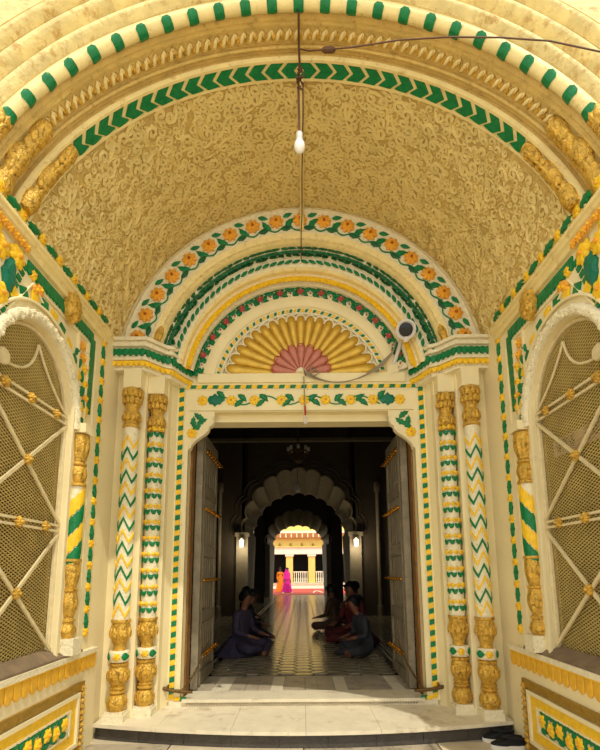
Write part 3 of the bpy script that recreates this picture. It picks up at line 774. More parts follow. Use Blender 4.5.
    def sweep(prof, ya, yb, name, m_, par=W):
        mb = MB(); k = len(prof); vs = [P(ya, z, w) for w, z in prof]+[P(yb, z, w) for w, z in prof]
        mb.add(vs, [(i, i+1, k+i+1, k+i) for i in range(k-1)]+[tuple(range(k)), tuple(range(k, 2*k))]); return mb.build(name, m_, par)
    sweep([(-.02, 3.60), (.035, 3.60), (.060, 3.59), (.065, 3.57), (.065, 3.555), (.05, 3.545), (.05, 3.52), (.03, 3.505), (.03, 3.46), (-.02, 3.45)], -2.06, -.30, 'cornice_beam', BUFF)
    gs = leaf_mesh(.17, .062, .2, .004, .02, GREEN); gy = flower_mesh(.045, 5, .02, YELLOW, ORANGE)
    yy = -.38; i = 0
    while yy > -2.0:
        ag = rad(11.5); ag = ag if s > 0 else PI-ag
        link('garland_leaf', gs, W, soff(ag, 1.925, yy, PI/2+.12)); 
        link('garland_flower', gy, W, soff(ag, 1.925, yy-.115, i)); yy -= .23; i += 1
    for i in range(15): link('garland_leaf', gs, W, side(s, -.325, .86+i*.192, .001, PI/2+.08)); link('garland_flower', gy, W, side(s, -.325, .765+i*.192, .001, i))
    # gold keystone boss
    mb = MB(); out = [(.075*(1+.12*cos(8*q))*cos(q), .13*(1+.08*cos(8*q))*sin(q)) for q in [2*PI*i/24 for i in range(24)]]
    mb.dome(out, .09, (0, 0)).build('gold_boss', GOLD, W, M=side(s, -1.0, 3.40, .02, 0))
    bl2 = leaf_mesh(.09, .05, 0, 0, .025, GOLD)
    for q in range(8): link('boss_leaf', bl2, W, side(s, -1.0+.04*cos(q*PI/4), 3.40+.07*sin(q*PI/4), .075, q*PI/4))
    # sill ledge, scallops
    sl_ = MB(); sl_.box((min(s*1.85, s*2.04), -2.08, .575), (max(s*1.85, s*2.04), -.15, .615)); sl_.build('sill_ledge', WHITE, W)
    mb = MB(); ya, yb = -2.06, -.42; mb.add([(s*1.862, ya, .614), (s*1.862, yb, .614), (s*1.862, yb, .632), (s*1.862, ya, .632), (s*1.96, ya, .614), (s*1.96, yb, .614), (s*1.96, yb, .70), (s*1.96, ya, .70)], [(0, 1, 2, 3), (4, 5, 6, 7), (3, 2, 6, 7), (0, 1, 5, 4), (1, 2, 6, 5), (0, 3, 7, 4)]); mb.build('sill_slab', STONE, W)
    mb = MB(); mb.box((min(s*1.875, s*1.99), -2.08, -.285), (max(s*1.875, s*1.99), -.10, .578)); dado = mb.build('dado', CREAM, W)
    sc_ = rect_mesh([(-.041, .05), (-.041, -.02), (-.034, -.05), (-.018, -.068), (0, -.074), (.018, -.068), (.034, -.05), (.041, -.02), (.041, .05)], .016, SCAL, 'scallop')
    for i in range(22): link('scallop', sc_, W, frame((s*1.875, -.20-.09*i, .518), (0, -s, 0), (0, 0, 1)))
    MB().box((min(s*1.855, s*1.88), -2.06, .565), (max(s*1.855, s*1.88), -.16, .578)).build('bead', YELLOW, W)
    # dado panel
    def fr(y0, y1, z0, z1, wd, h, name, m_):
        mb = MB(); X0, X1 = min(s*1.875, s*(1.875-h)), max(s*1.875, s*(1.875-h))
        mb.box((X0, y0, z0), (X1, y0+wd, z1)); mb.box((X0, y1-wd, z0), (X1, y1, z1)); mb.box((X0, y0+wd, z1-wd), (X1, y1-wd, z1)); mb.box((X0, y0+wd, z0), (X1, y1-wd, z0+wd))
        return mb.build(name, m_, dado)
    fr(-1.90, -.36, -.19, .37, .065, .022, 'gold_frame', BRONZE); fr(-1.82, -.44, -.12, .295, .03, .03, 'white_frame', CREAM)
    fr(-1.785, -.475, -.085, .265, .075, .012, 'yellow_frame', YELLOW); fr(-1.70, -.56, -.005, .19, .015, .02, 'field_frame', CREAM)
    lm = leaf_mesh(.12, .068, .12, .008, .02, GREEN); fm = flower_mesh(.056, 6, .026, YELLOW, ORANGE)
    MB().box((min(s*1.875, s*1.868), -1.69, .005), (max(s*1.875, s*1.868), -.57, .18)).build('field', WHITE, dado)
    for i in range(9):
        yy = -.65-.12*i; link('flower', fm, dado, frame((s*1.867, yy, .094+.016*(-1)**i), (0, -s, 0), (0, 0, 1), i))
        for (dy, dz, r_) in ((-.055, .045, .7), (-.065, -.045, -.7), (-.055, 0.0, 1.6), (0.0, .065, 0), (0, -.065, 0)):
            link('leaf', lm, dado, frame((s*1.867, yy+dy, .094+dz), (0, -s, 0), (0, 0, 1), r_, .72))
    # carved pearls along the gold frame upright
    pr = flower_mesh(.026, 5, .02, GOLD, GOLD)
    for i in range(11): link('carved_bud', pr, dado, frame((s*1.853, -.393, -.165+.048*i), (0, -s, 0), (0, 0, 1), i))
    # ---- window: frame, mesh, bars
    wn = tag(link('window_1' if s < 0 else 'window_2', None), 'arched %s window with wire mesh behind cream bars and gold rosettes' % nm, 'window', None, 'structure')
    dp = -.045      # depth behind the wall face
    def inside(y, z):
        if abs(y-WC) > WH or z < WB+.02: return False
        if z <= WS: return True
        return ((y-WC)/WH)**2+((z-WS)/.55)**2 <= 1
    mb = MB(); 
    mb.tube([P(y, z, dp-.01) for y, z in [(WC+WH-.012, WB+.05)]+[(WC+(WH-.012)*cos(PI*i/24), WS+.538*sin(PI*i/24)) for i in range(25)]+[(WC-WH+.012, WB+.05)]], .02, 6)
    mb.build('window_frame', BARW, wn)
    # wire screen: two families of slanted wires
    mb = MB(); q = .021; d_ = .0042
    for fam in (1, -1):
        k = -120
        while k < 300:
            c0 = k*q*2; run = None; pts = []
            L0 = []
            # line z = WB + c0 + fam*(y-WC)*0.55
            ylist = [WC-WH+2*WH*i/36 for i in range(37)]
            seg = [(y, WB+c0*.6+fam*(y-WC)*.5) for y in ylist]; seg = [p_ for p_ in seg if inside(*p_)]
            if len(seg) > 1:
                a_, b_ = seg[0], seg[-1]; x_ = dp-.03-(.002*fam)
                mb.add([P(a_[0], a_[1]-d_, x_), P(b_[0], b_[1]-d_, x_), P(b_[0], b_[1]+d_, x_), P(a_[0], a_[1]+d_, x_), P(a_[0], a_[1], x_+.006), P(b_[0], b_[1], x_+.006)],
                       [(0, 1, 5, 4), (4, 5, 2, 3), (0, 3, 2, 1)])
            k += 1
    tag(mb.build('wire_mesh', WIREM, wn), kind='stuff')
    mb = MB(); mb.box((min(s*2.05, s*2.09), WC-WH-.1, WB-.1), (max(s*2.06, s*2.10), WC+WH+.1, 3.2)); mb.build('backing_board', SCREENB, wn)
    def bar(a, b, wd=.012, name='bar', m_=BARW):
        mb = MB(); A = Vector(P(*a, dp)); B = Vector(P(*b, dp)); t = (B-A).normalized(); n_ = Vector((0, -t.z, t.y))*wd; o_ = Vector((-s*.014, 0, 0))
        mb.add([A-n_, B-n_, B+n_, A+n_, A-n_+o_, B-n_+o_, B+n_+o_, A+n_+o_], [(0, 1, 2, 3), (4, 5, 6, 7), (0, 1, 5, 4), (1, 2, 6, 5), (2, 3, 7, 6), (3, 0, 4, 7)])
        return mb.build(name, m_, wn)
    yl, yr = WC-WH, WC+WH; M1 = 1.62
    for z in (WS-.02, WS+.035): bar((yl+.01, z), (yr-.01, z), .009, 'transom_bar')
    for z in (M1-.02, M1+.025): bar((yl+.01, z), (yr-.01, z), .009, 'transom_bar')
    bar((yl+.01, WS-.03), (yr-.01, M1+.04)); bar((yl+.01, M1+.04), (yr-.01, WS-.03))
    bar((yl+.01, M1-.04), (yr-.01, WB+.06)); bar((yl+.01, WB+.06), (yr-.01, M1-.04))
    ros = flower_mesh(.042, 8, .03, GOLD, GOLD, .3, .4)
    dc = -1.63
    for (y, z) in ((WC, (WS-.03+M1+.04)/2), (WC, (M1+WB+.02)/2), (WC-.04, M1), (WC+.28, M1), (WC-.31, WS+.01), (WC-.02, WS+.01), (WC+.31, WS+.01)):
        link('rosette', ros, wn, side(s, y, z, dp+.014))
    # fan tracery: disc with curling tendrils
    mb = MB(); mb.lathe([(-.012, .03), (-.012, .052), (.0, .06), (.012, .052), (.014, .0)], n=20, M=side(s, dc, WS+.17, dp+.012)); mb.build('tracery_disc', BARW, wn)
    cusp = (WC+.03, WS+.44)
    def curve(a, b, c, n_=12):
        return [P((1-t)**2*a[0]+2*t*(1-t)*b[0]+t*t*c[0], (1-t)**2*a[1]+2*t*(1-t)*b[1]+t*t*c[1], dp+.006) for t in [i/n_ for i in range(n_+1)]]
    for (a, b, c) in ((cusp, (WC-.02, WS+.14), (dc, WS+.15)), (cusp, (WC+.20, WS+.2), (yr-.02, WS+.05)), ((dc-.03, WS+.17), (dc-.1, WS+.12), (yl+.03, WS+.06))):
        MB().tube(curve(a, b, c), .010, 6).build('tracery', BARW, wn)
    # window colonnette
    cy = -.655
    c = (s*1.895, cy, 0); cr = tag(empty('window_colonnette', (s*1.885, cy, .63)), 'gilded colonnette with spiral green and yellow leaves beside the %s window' % nm, 'column')
    MB().box((min(s*1.80, s*1.95), cy-.065, .632), (max(s*1.80, s*1.95), cy+.075, .76)).build('plinth', WHITE, cr)
    lathe_part('base', [(.76, .05)]+prof_petal(.76, .87, .05, .05, .022, .12, 8)+[(.88, .05), (.89, .062), (.905, .062), (.915, .045)]+prof_petal(.92, 1.12, .045, .058, .020, .15, 12)+[(1.13, .07), (1.145, .07), (1.15, .05)]+prof_petal(1.15, 1.36, .05, .07, .012, .15, 10)+[(1.365, .08), (1.385, .08)], c, GOLD, cr, 9, 36)
    sh_ = lathe_part('shaft', [(1.385, .062), (1.985, .062)], c, WHITE, cr)
    lathe_part('capital', [(1.985, .06), (1.99, .078), (2.01, .078), (2.02, .06)]+prof_petal(2.02, 2.15, .055, .066, .014, .15, 8)+[(2.16, .055), (2.17, .068), (2.185, .068), (2.20, .05)]+prof_petal(2.20, 2.42, .055, .078, .012, .2, 12)+[(2.425, .082), (2.44, .06)], c, GOLD, cr, 9, 36)
    MB().box((min(s*1.81, s*1.95), cy-.08, 2.44), (max(s*1.81, s*1.95), cy+.08, 2.52)).build('impost_block', CREAM, cr)
    # helical bands facing the porch
    ms = []
    for m_ in (YELLOW, GREEN):
        mb = MB(); vs = []; nn_ = 12
        for i in range(nn_+1):
            ph = -1.7+3.4*i/nn_
            zc_ = .075*ph; jag = .012*(1 if i % 2 else -1)
            for (rr, z) in ((.060, zc_-.072), (.070, zc_-.066+jag), (.072, zc_), (.070, zc_+.066+jag), (.060, zc_+.072)):
                vs.append((-s*rr*cos(ph), rr*sin(ph), z))
        mb.add(vs, [(i*5+j, i*5+j+1, (i+1)*5+j+1, (i+1)*5+j) for i in range(nn_) for j in range(4)])
        ms.append(mb.mesh('spiral_leaf', m_))
    for i in range(4): link('spiral_leaf', ms[(i+1) % 2], sh_, Matrix.Translation((c[0], c[1], 1.46+i*.15)))
    # raised surround strips of the window jamb
    for (ya, yb, h) in ((WC+WH-.015, WC+WH+.004, .02), (WC+WH+.155, WC+WH+.175, .02), (-.47, -.45, .012)):
        MB().box((min(s*(1.9-h), s*1.905), ya, .63), (max(s*(1.9-h), s*1.905), yb, 2.50 if h > .02 else 3.30)).build('jamb_strip', CREAM, W)
    return W, wn
WL, WNL = side_wall(-1); WR, WNR = side_wall(1)
# faded strip of lettering seen through the right screen
mb = MB(); mb.box((1.990, -1.66, 2.14), (1.996, -.92, 2.27)); sg_ = mb.build('faded_sign_strip', LILAC, WNR)
for (yy) in (-1.0, -1.36):
    mb = MB(); x_ = 1.988
    for k in range(3):
        y = yy-.085*k
        for pts in ([(y+.035, 2.25), (y-.035, 2.25)], [(y, 2.25), (y-.01, 2.17)], [(y+.03, 2.22), (y+.01, 2.18), (y-.02, 2.19), (y-.015, 2.22)]):
            mb.tube([(x_, a, b) for a, b in pts], .006, 4)
    mb.build('lettering', SIGNB, sg_)

# ================================================================== door leaves
def door(s):
    nm = 'left' if s < 0 else 'right'
    hx, hy = s*1.21, .74; ang = rad(90)     # swung fully inwards
    X = lambda d, t: (s*(1.225-t), hy+d)    # d along the leaf, t towards the passage
    D = tag(link('door_1' if s < 0 else 'door_2', None, None, Matrix.Translation((s*1.2, hy, .01))), 'weathered grey wooden %s door leaf swung inwards with rows of brass studs' % nm, 'door', None, 'structure')
    def b(d0, d1, z0, z1, t0, t1_, name, m_=DOORG):
        (xa, ya), (xb, yb) = X(d0, t0), X(d1, t1_)
        return MB().box((min(xa, xb), min(ya, yb), z0), (max(xa, xb), max(ya, yb), z1)).build(name, m_, D)
    W_ = .99
    b(0, W_, .02, 2.93, 0, .035, 'board')
    b(.0, .05, .02, 2.93, .035, .075, 'stile'); b(.07, .12, .02, 2.93, .035, .065, 'stile'); b(.16, .20, .02, 2.93, .035, .07, 'stile'); b(W_-.07, W_, .02, 2.93, .035, .060, 'stile')
    for z in (.02, .70, 1.46, 2.18, 2.80): b(.22, W_-.09, z, z+.13, .035, .06, 'rail')
    for z0, z1 in ((.18, .68), (.86, 1.44), (1.62, 2.16), (2.34, 2.78)):
        b(.32, W_-.20, z0, z1, .035, .05, 'raised_panel')
    for k in range(4): b(.38+.12*k, .40+.12*k, .2, 2.76, .05, .056, 'groove_batten')
    for z in (.34, 1.18, 2.02, 2.72):
        mb = MB(); (xa, ya) = X(.18, .055); (xb, yb) = X(W_+.02, .077); mb.box((min(xa, xb), ya, z-.007), (max(xa, xb), yb, z+.007))
        st_ = mb.build('brass_strap', BRASS, D)
        for k in range(7):
            x_, y_ = X(.22+.132*k, .077)
            MB().lathe([(0, .022), (.010, .021), (.014, .010), (.026, .010), (.036, .017), (.046, .010), (.052, .002)], n=10, M=frame((x_, y_, z), (0, 1 if s > 0 else 1, 0), (0, 0, s*-1) if s > 0 else (0, 0, 1))).build('brass_stud', BRASS, st_, True)
    return D
D1, D2 = door(-1), door(1)
# rusty hasp bars and chains at the foot of the jambs
def chain(pts, name, label, R=.016):
    pts = [Vector(p) for p in pts]; mb = MB(); L = []
    acc = 0; nxt = 0; k = 0
    for a, b in zip(pts[:-1], pts[1:]):
        l = (b-a).length; t = (b-a)/l; d = nxt-acc
        while d < l:
            P = a+t*d; up = t.cross(Vector((0, 0, 1))); up = up.normalized() if up.length > .1 else Vector((1, 0, 0)); sd_ = t.cross(up)
            v = up if k % 2 else sd_
            mb.tube([P+t*(R*1.2*cos(q))+v*(R*.75*sin(q)) for q in [2*PI*i/8 for i in range(8)]], .0045, 4, closed=True)
            k += 1; nxt += R*1.75; d = nxt-acc
        acc += l
    return mb
def sag(a, b, s_, n=10):
    a, b = Vector(a), Vector(b); return [a.lerp(b, i/n)-Vector((0, 0, s_*4*(i/n)*(1-i/n))) for i in range(n+1)]
for s in (-1, 1):
    nm = 'left' if s < 0 else 'right'
    r = tag(empty('door_chain', (s*1.3, .40, .1)), 'rusty chain draped from %s door leaf to iron bar on jamb' % nm, 'chain')
    c_ = chain(sag((s*1.09, 1.0, .48), (s*1.22, .42, .10), .06), 'links', ''); tag(c_.build('chain_links', RUST, r), kind='stuff')
    MB().tube([(s*1.44, .36, .135), (s*1.40, .38, .12), (s*1.32, .38, .10), (s*1.22, .40, .085), (s*1.12, .42, .075)], [.012, .02, .016, .018, .012], 8).build('iron_bar', RUST, r)
    MB().tube([(s*1.38, .40, .11), (s*1.37, .37, .13), (s*1.36, .40, .15), (s*1.37, .42, .12)], .009, 6, closed=True).build('ring', RUST, r)

# ================================================================== hall interior
def foil(cx, zs, a, b, n, depth, zb, per=6):
    """multifoil arch outline from right foot over the crown to the left foot"""
    out = [(cx+a, zb)]
    for i in range(n*per+1):
        t = i/(n*per); ph = PI*t; c_ = abs(sin(n*ph)) ; k = 1-depth*(1-c_**.6)
        out.append((cx+a*k*cos(ph), zs+b*k*sin(ph)))
    out.append((cx-a, zb)); return out
def arch_wall(name, y, th, W_, H, cx, a_out, b_out, a_in, b_in, zs, nf, m_, mv, label, dep=.07, sides=()):
    o1 = foil(cx, zs, a_out, b_out, nf, dep, 0); o2 = foil(cx, zs, a_in, b_in, nf, dep*.9, 0)
    mb = MB()
    for (xa, za), (xb, zb) in zip(o1[:-1], o1[1:]):
        mb.add([(xa, y, za), (xb, y, zb), (xb, y, H), (xa, y, H)], [(0, 1, 2, 3)]); 
    for s in (-1, 1):
        xi = cx+s*a_out
        gaps = sorted(sides)
        cur = abs(a_out)
        for g0, g1, gz in gaps:
            mb.add([(cx+s*cur, y, 0), (cx+s*g0, y, 0), (cx+s*g0, y, H), (cx+s*cur, y, H)], [(0, 1, 2, 3)])
            mb.add([(cx+s*g0, y, gz), (cx+s*g1, y, gz), (cx+s*g1, y, H), (cx+s*g0, y, H)], [(0, 1, 2, 3)])
            mb.add([(cx+s*g0, y, 0), (cx+s*g0, y, gz), (cx+s*g0, y+th, gz), (cx+s*g0, y+th, 0)], [(0, 1, 2, 3)]); cur = g1
        mb.add([(cx+s*cur, y, 0), (s*W_, y, 0), (s*W_, y, H), (cx+s*cur, y, H)], [(0, 1, 2, 3)])
    w_ = struct(name, mb, m_, label, 'wall')
    mb = MB(); k = len(o1)
    vs = [(x, y, z) for x, z in o1]+[(x, y+th*.55, z) for x, z in o2]+[(x, y+th, z) for x, z in o2]
    mb.add(vs, [(r_*k+i, r_*k+i+1, (r_*k)+k+i+1, r_*k+k+i) for r_ in (0, 1) for i in range(k-1)])
    mb.build('scalloped_reveal', mv, w_, True)
    # moulded rim following the foils
    MB().tube([(x, y-.01, z) for x, z in o1[1:-1]], .035, 5).build('rim', mv, w_)
    return w_
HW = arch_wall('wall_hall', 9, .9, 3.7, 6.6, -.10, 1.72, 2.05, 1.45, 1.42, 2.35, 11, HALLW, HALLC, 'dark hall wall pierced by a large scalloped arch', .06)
# lit pier shafts flanking the first arch
for s in (-1, 1):
    MB().box((-.10+s*1.66-.17, 8.82, 0), (-.10+s*1.66+.17, 9.02, 2.35)).build('pier_pilaster', HALLC, HW)
    MB().box((-.10+s*1.66-.21, 8.78, 2.30), (-.10+s*1.66+.21, 9.03, 2.42)).build('pier_capital', HALLC, HW)
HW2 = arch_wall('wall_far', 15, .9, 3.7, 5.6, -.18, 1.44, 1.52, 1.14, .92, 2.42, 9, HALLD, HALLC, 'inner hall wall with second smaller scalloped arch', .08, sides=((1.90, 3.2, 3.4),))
for s in (-1, 1):
    MB().box((-.18+s*1.30-.10, 14.86, 0), (-.18+s*1.30+.10, 15.02, 2.42)).build('pier_pilaster', HALLC, HW2)
    MB().box((-.18+s*1.30-.14, 14.82, 0), (-.18+s*1.30+.14, 15.03, .22)).build('pier_base', MARB, HW2)
mb = MB()
for s in (-1, 1):
    mb.add([(s*3.7, .76, -.1), (s*3.7, 15, -.1), (s*3.7, 15, 6.6), (s*3.7, .76, 6.6)], [(0, 1, 2, 3)])
    mb.add([(s*1.25, .74, -.1), (s*3.7, .76, -.1), (s*3.7, .76, 6.6), (s*1.25, .74, 6.6)], [(0, 1, 2, 3)])
    mb.add([(s*3.7, 15, 0), (s*3.7, 15.9, 0), (s*3.7, 15.9, 5.6), (s*3.7, 15, 5.6)], [(0, 1, 2, 3)])
mb.add([(-1.26, .75, 2.96), (1.26, .75, 2.96), (1.26, .75, 6.6), (-1.26, .75, 6.6)], [(0, 1, 2, 3)])
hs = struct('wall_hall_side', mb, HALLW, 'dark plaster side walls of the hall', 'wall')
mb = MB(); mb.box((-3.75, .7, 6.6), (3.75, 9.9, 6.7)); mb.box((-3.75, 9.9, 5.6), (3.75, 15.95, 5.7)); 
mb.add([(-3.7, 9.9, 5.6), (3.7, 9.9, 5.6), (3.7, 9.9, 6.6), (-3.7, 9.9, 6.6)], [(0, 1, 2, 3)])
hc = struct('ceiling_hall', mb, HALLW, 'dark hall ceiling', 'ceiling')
mb = MB(); mb.box((-4.2, 15.95, 4.9), (4.2, 21.0, 5.1)); ver = struct('ceiling_veranda', mb, HALLW, 'flat roof of the veranda between hall and courtyard', 'ceiling')
for s in (-1, 1): MB().lathe([(0, .2), (.3, .2), (.34, .14), (4.4, .13), (4.5, .22), (4.9, .24)], (s*3.2-.15, 20.7, 0), 12).build('veranda_pillar', BLDW, ver, True)
# hall cornice, carved spandrel lines and wall pilasters
MB().box((-3.7, 8.86, 5.20), (3.7, 9.0, 5.30)).build('hall_cornice', HALLC, HW)
mb = MB()
for k in range(2): mb.tube([(x, 8.99, z) for x, z in foil(-.10, 2.35, 1.92+.14*k, 2.2+.12*k, 11, .05, 2.35)[1:-1]], .022, 4)
tag(mb.build('spandrel_carving', HALLW, HW), kind='stuff')
for s in (-1, 1):
    for xx in (2.35, 2.75):
        MB().lathe([(0, .09), (.3, .09), (.32, .06), (3.6, .055), (3.65, .09), (3.9, .10), (3.95, .05)], (s*xx-.1, 8.93, 0), 10).build('wall_colonnette', HALLC, HW, True)
# wall lanterns on the piers of the first arch
for s in (-1, 1):
    x = -.10+s*1.66; ln = tag(empty('wall_lantern', (x, 8.70, 2.1)), 'small white wall lantern on the %s pier of the large hall arch' % ('left' if s < 0 else 'right'), 'lantern')
    MB().tube([(x, 8.82, 2.24), (x, 8.74, 2.28), (x, 8.68, 2.24)], .012, 6).build('arm', RUST, ln)
    MB().lathe([(1.98, .02), (2.0, .06), (2.18, .075), (2.20, .05), (2.25, .01)], (x, 8.68, 0), 12).build('lamp_glass', LAMPG, ln, True)
    pl_ = bpy.data.lights.new('lantern_light', 'POINT'); pl_.energy = 16; pl_.color = (1, .88, .66); pl_.shadow_soft_size = .08
    po = bpy.data.objects.new('lantern_light', pl_); COL.objects.link(po); po.location = (x, 8.45, 1.95)
# chandelier
ch = tag(empty('chandelier', (-.08, 6.5, 4.15)), 'dark round chandelier hanging from a thin rod in the hall', 'chandelier')
MB().tube([(-.08, 6.5, 4.3), (-.08, 6.5, 6.6)], .012, 6).build('rod', RUST, ch)
MB().lathe([(3.93, .02), (3.98, .10), (4.03, .10), (4.06, .05), (4.14, .04), (4.28, .12), (4.31, .05), (4.36, .02)], (-.08, 6.5, 0), 16).build('body', RUST, ch, True)
mb = MB()
mb.tube([(-.08+.25*cos(2*PI*i/24), 6.5+.25*sin(2*PI*i/24), 4.20) for i in range(24)], .016, 6, closed=True); mb.build('ring', RUST, ch, True)
for k in range(8):
    q = PI/4*k; arm_ = MB().tube([(-.08+.08*cos(q), 6.5+.08*sin(q), 4.1), (-.08+.18*cos(q), 6.5+.18*sin(q), 4.06), (-.08+.26*cos(q), 6.5+.26*sin(q), 4.14), (-.08+.25*cos(q), 6.5+.25*sin(q), 4.24)], .01, 5).build('arm', RUST, ch, True)
    MB().lathe([(4.24, .03), (4.26, .04), (4.33, .035), (4.34, .01)], (-.08+.25*cos(q), 6.5+.25*sin(q), 0), 8).build('lamp_cup', PLAST, arm_, True)
pd = tag(empty('pendant_lamp', (-.12, 7.6, 3.5)), 'small white pendant lamp hanging below the chandelier line', 'lamp')
MB().tube([(-.12, 7.6, 3.62), (-.12, 7.6, 6.6)], .008, 5).build('cord', RUST, pd)
MB().lathe([(3.40, .02), (3.42, .07), (3.50, .08), (3.60, .05), (3.64, .02)], (-.12, 7.6, 0), 12).build('shade', PLAST, pd, True)

# ================================================================== courtyard and far building
mb = MB(); mb.box((-16, 21.2, -.12), (16, 45, -.004)); mb.box((-16, 16, -.12), (-4, 21.2, -.004)); mb.box((4, 16, -.12), (16, 21.2, -.004)); court = struct('floor_courtyard', mb, COURT, 'sunlit courtyard paving beyond the hall', 'ground')
mb = MB(); mb.box((-6, 21.3, -.003), (6, 30.2, .02)); cp = tag(mb.build('red_carpet', CARPET), 'red carpet laid across the far courtyard', 'carpet')
mb = MB()
for s in (-1, 1): mb.tube([(s*.9-.3, 23, .022), (s*.9, 26, .022), (s*.9+.3, 23, .022)], .05, 4)
mb.build('pale_edging', BLDW, cp)
BY = 31
bd = tag(empty('courtyard_building', (-.2, BY, 0)), 'yellow and white arcaded building across the courtyard', 'building')
def bb(x0, x1, y0, y1, z0, z1, name, m_, par=None): return MB().box((x0, y0, z0), (x1, y1, z1)).build(name, m_, par or bd)
bb(-9, 9, BY-.5, BY+5, 0, .38, 'plinth', BLDW); bb(-9, 9, BY-.55, BY-.4, .30, .42, 'plinth_edge', MARB)
for i in range(-4, 5):
    x = -1.0+1.72*i - .0
    bb(x-.26, x+.26, BY-.35, BY+.15, .38, 2.55, 'pillar', BLDY); bb(x-.33, x+.33, BY-.42, BY+.2, 2.45, 2.62, 'pillar_capital', BLDW)
bb(-9, 9, BY-.45, BY+.3, 2.62, 3.15, 'beam', BLDW)
bb(-9, 9, BY-.55, BY+.3, 3.15, 3.22, 'beam_moulding', BLDY); bb(-9, 9, BY-.3, BY+.4, 3.22, 3.85, 'upper_wall', BLDY)
for i in range(-10, 12):
    MB().lathe([(3.22, .05), (3.30, .09), (3.40, .05), (3.50, .02)], (-.9+.86*i, BY-.4, 0), 8).build('finial', BRONZE, bd, True)
bb(-9, 9, BY-.75, BY+.4, 3.85, 4.22, 'eave', BLDB)
for i in range(-18, 19): bb(i*.42-.05, i*.42+.05, BY-.80, BY-.70, 3.88, 4.18, 'eave_bracket', CREAM)
bb(-9, 9, BY-.65, BY+.5, 4.22, 4.40, 'parapet_moulding', BLDW); bb(-9, 9, BY-.3, BY+.5, 4.40, 6.8, 'parapet', BLDY)
MB().tube([(x, BY-.33, 4.95+.35*abs(cos((x+.45)*1.6))) for x in [-6+12*i/80 for i in range(81)]], .05, 5).build('parapet_swag', BRONZE, bd)
MB().lathe([(0, .32), (.05, .36), (.10, .30), (.12, .1)], n=20, M=frame((-.35, BY-.3, 5.35), (1, 0, 0), (0, 0, 1))).build('medallion', BRONZE, bd)
bb(-9, 9, BY+3.0, BY+3.2, .38, 3.2, 'rear_wall', BLDD)
bb(-9, 9, BY+.3, BY+3, 3.0, 3.15, 'arcade_ceiling', BLDD)
# railings
for i in range(1, 3):
    xa = -1.0+1.72*(i-1)+.28; xb = -1.0+1.72*i-.28
    if i == 0: continue
    rl = tag(empty('balustrade', (xa, BY-.1, .38)), {1: 'white baluster railing in the middle bay of the far building', 2: 'white baluster railing right of the middle bay of the far building'}.get(i, 'white baluster railing in an outer bay of the far building'), 'railing', 'balustrades of the far building')
    bb(xa, xb, BY-.14, BY-.06, 1.22, 1.30, 'top_rail', BLDW, rl); bb(xa, xb, BY-.14, BY-.06, .45, .51, 'bottom_rail', BLDW, rl)
    n_ = 7
    for k in range(n_):
        x = xa+(xb-xa)*(k+.5)/n_; MB().lathe([(.51, .035), (.7, .06), (.9, .03), (1.22, .045)], (x, BY-.10, 0), 8).build('baluster', BLDW, rl, True)
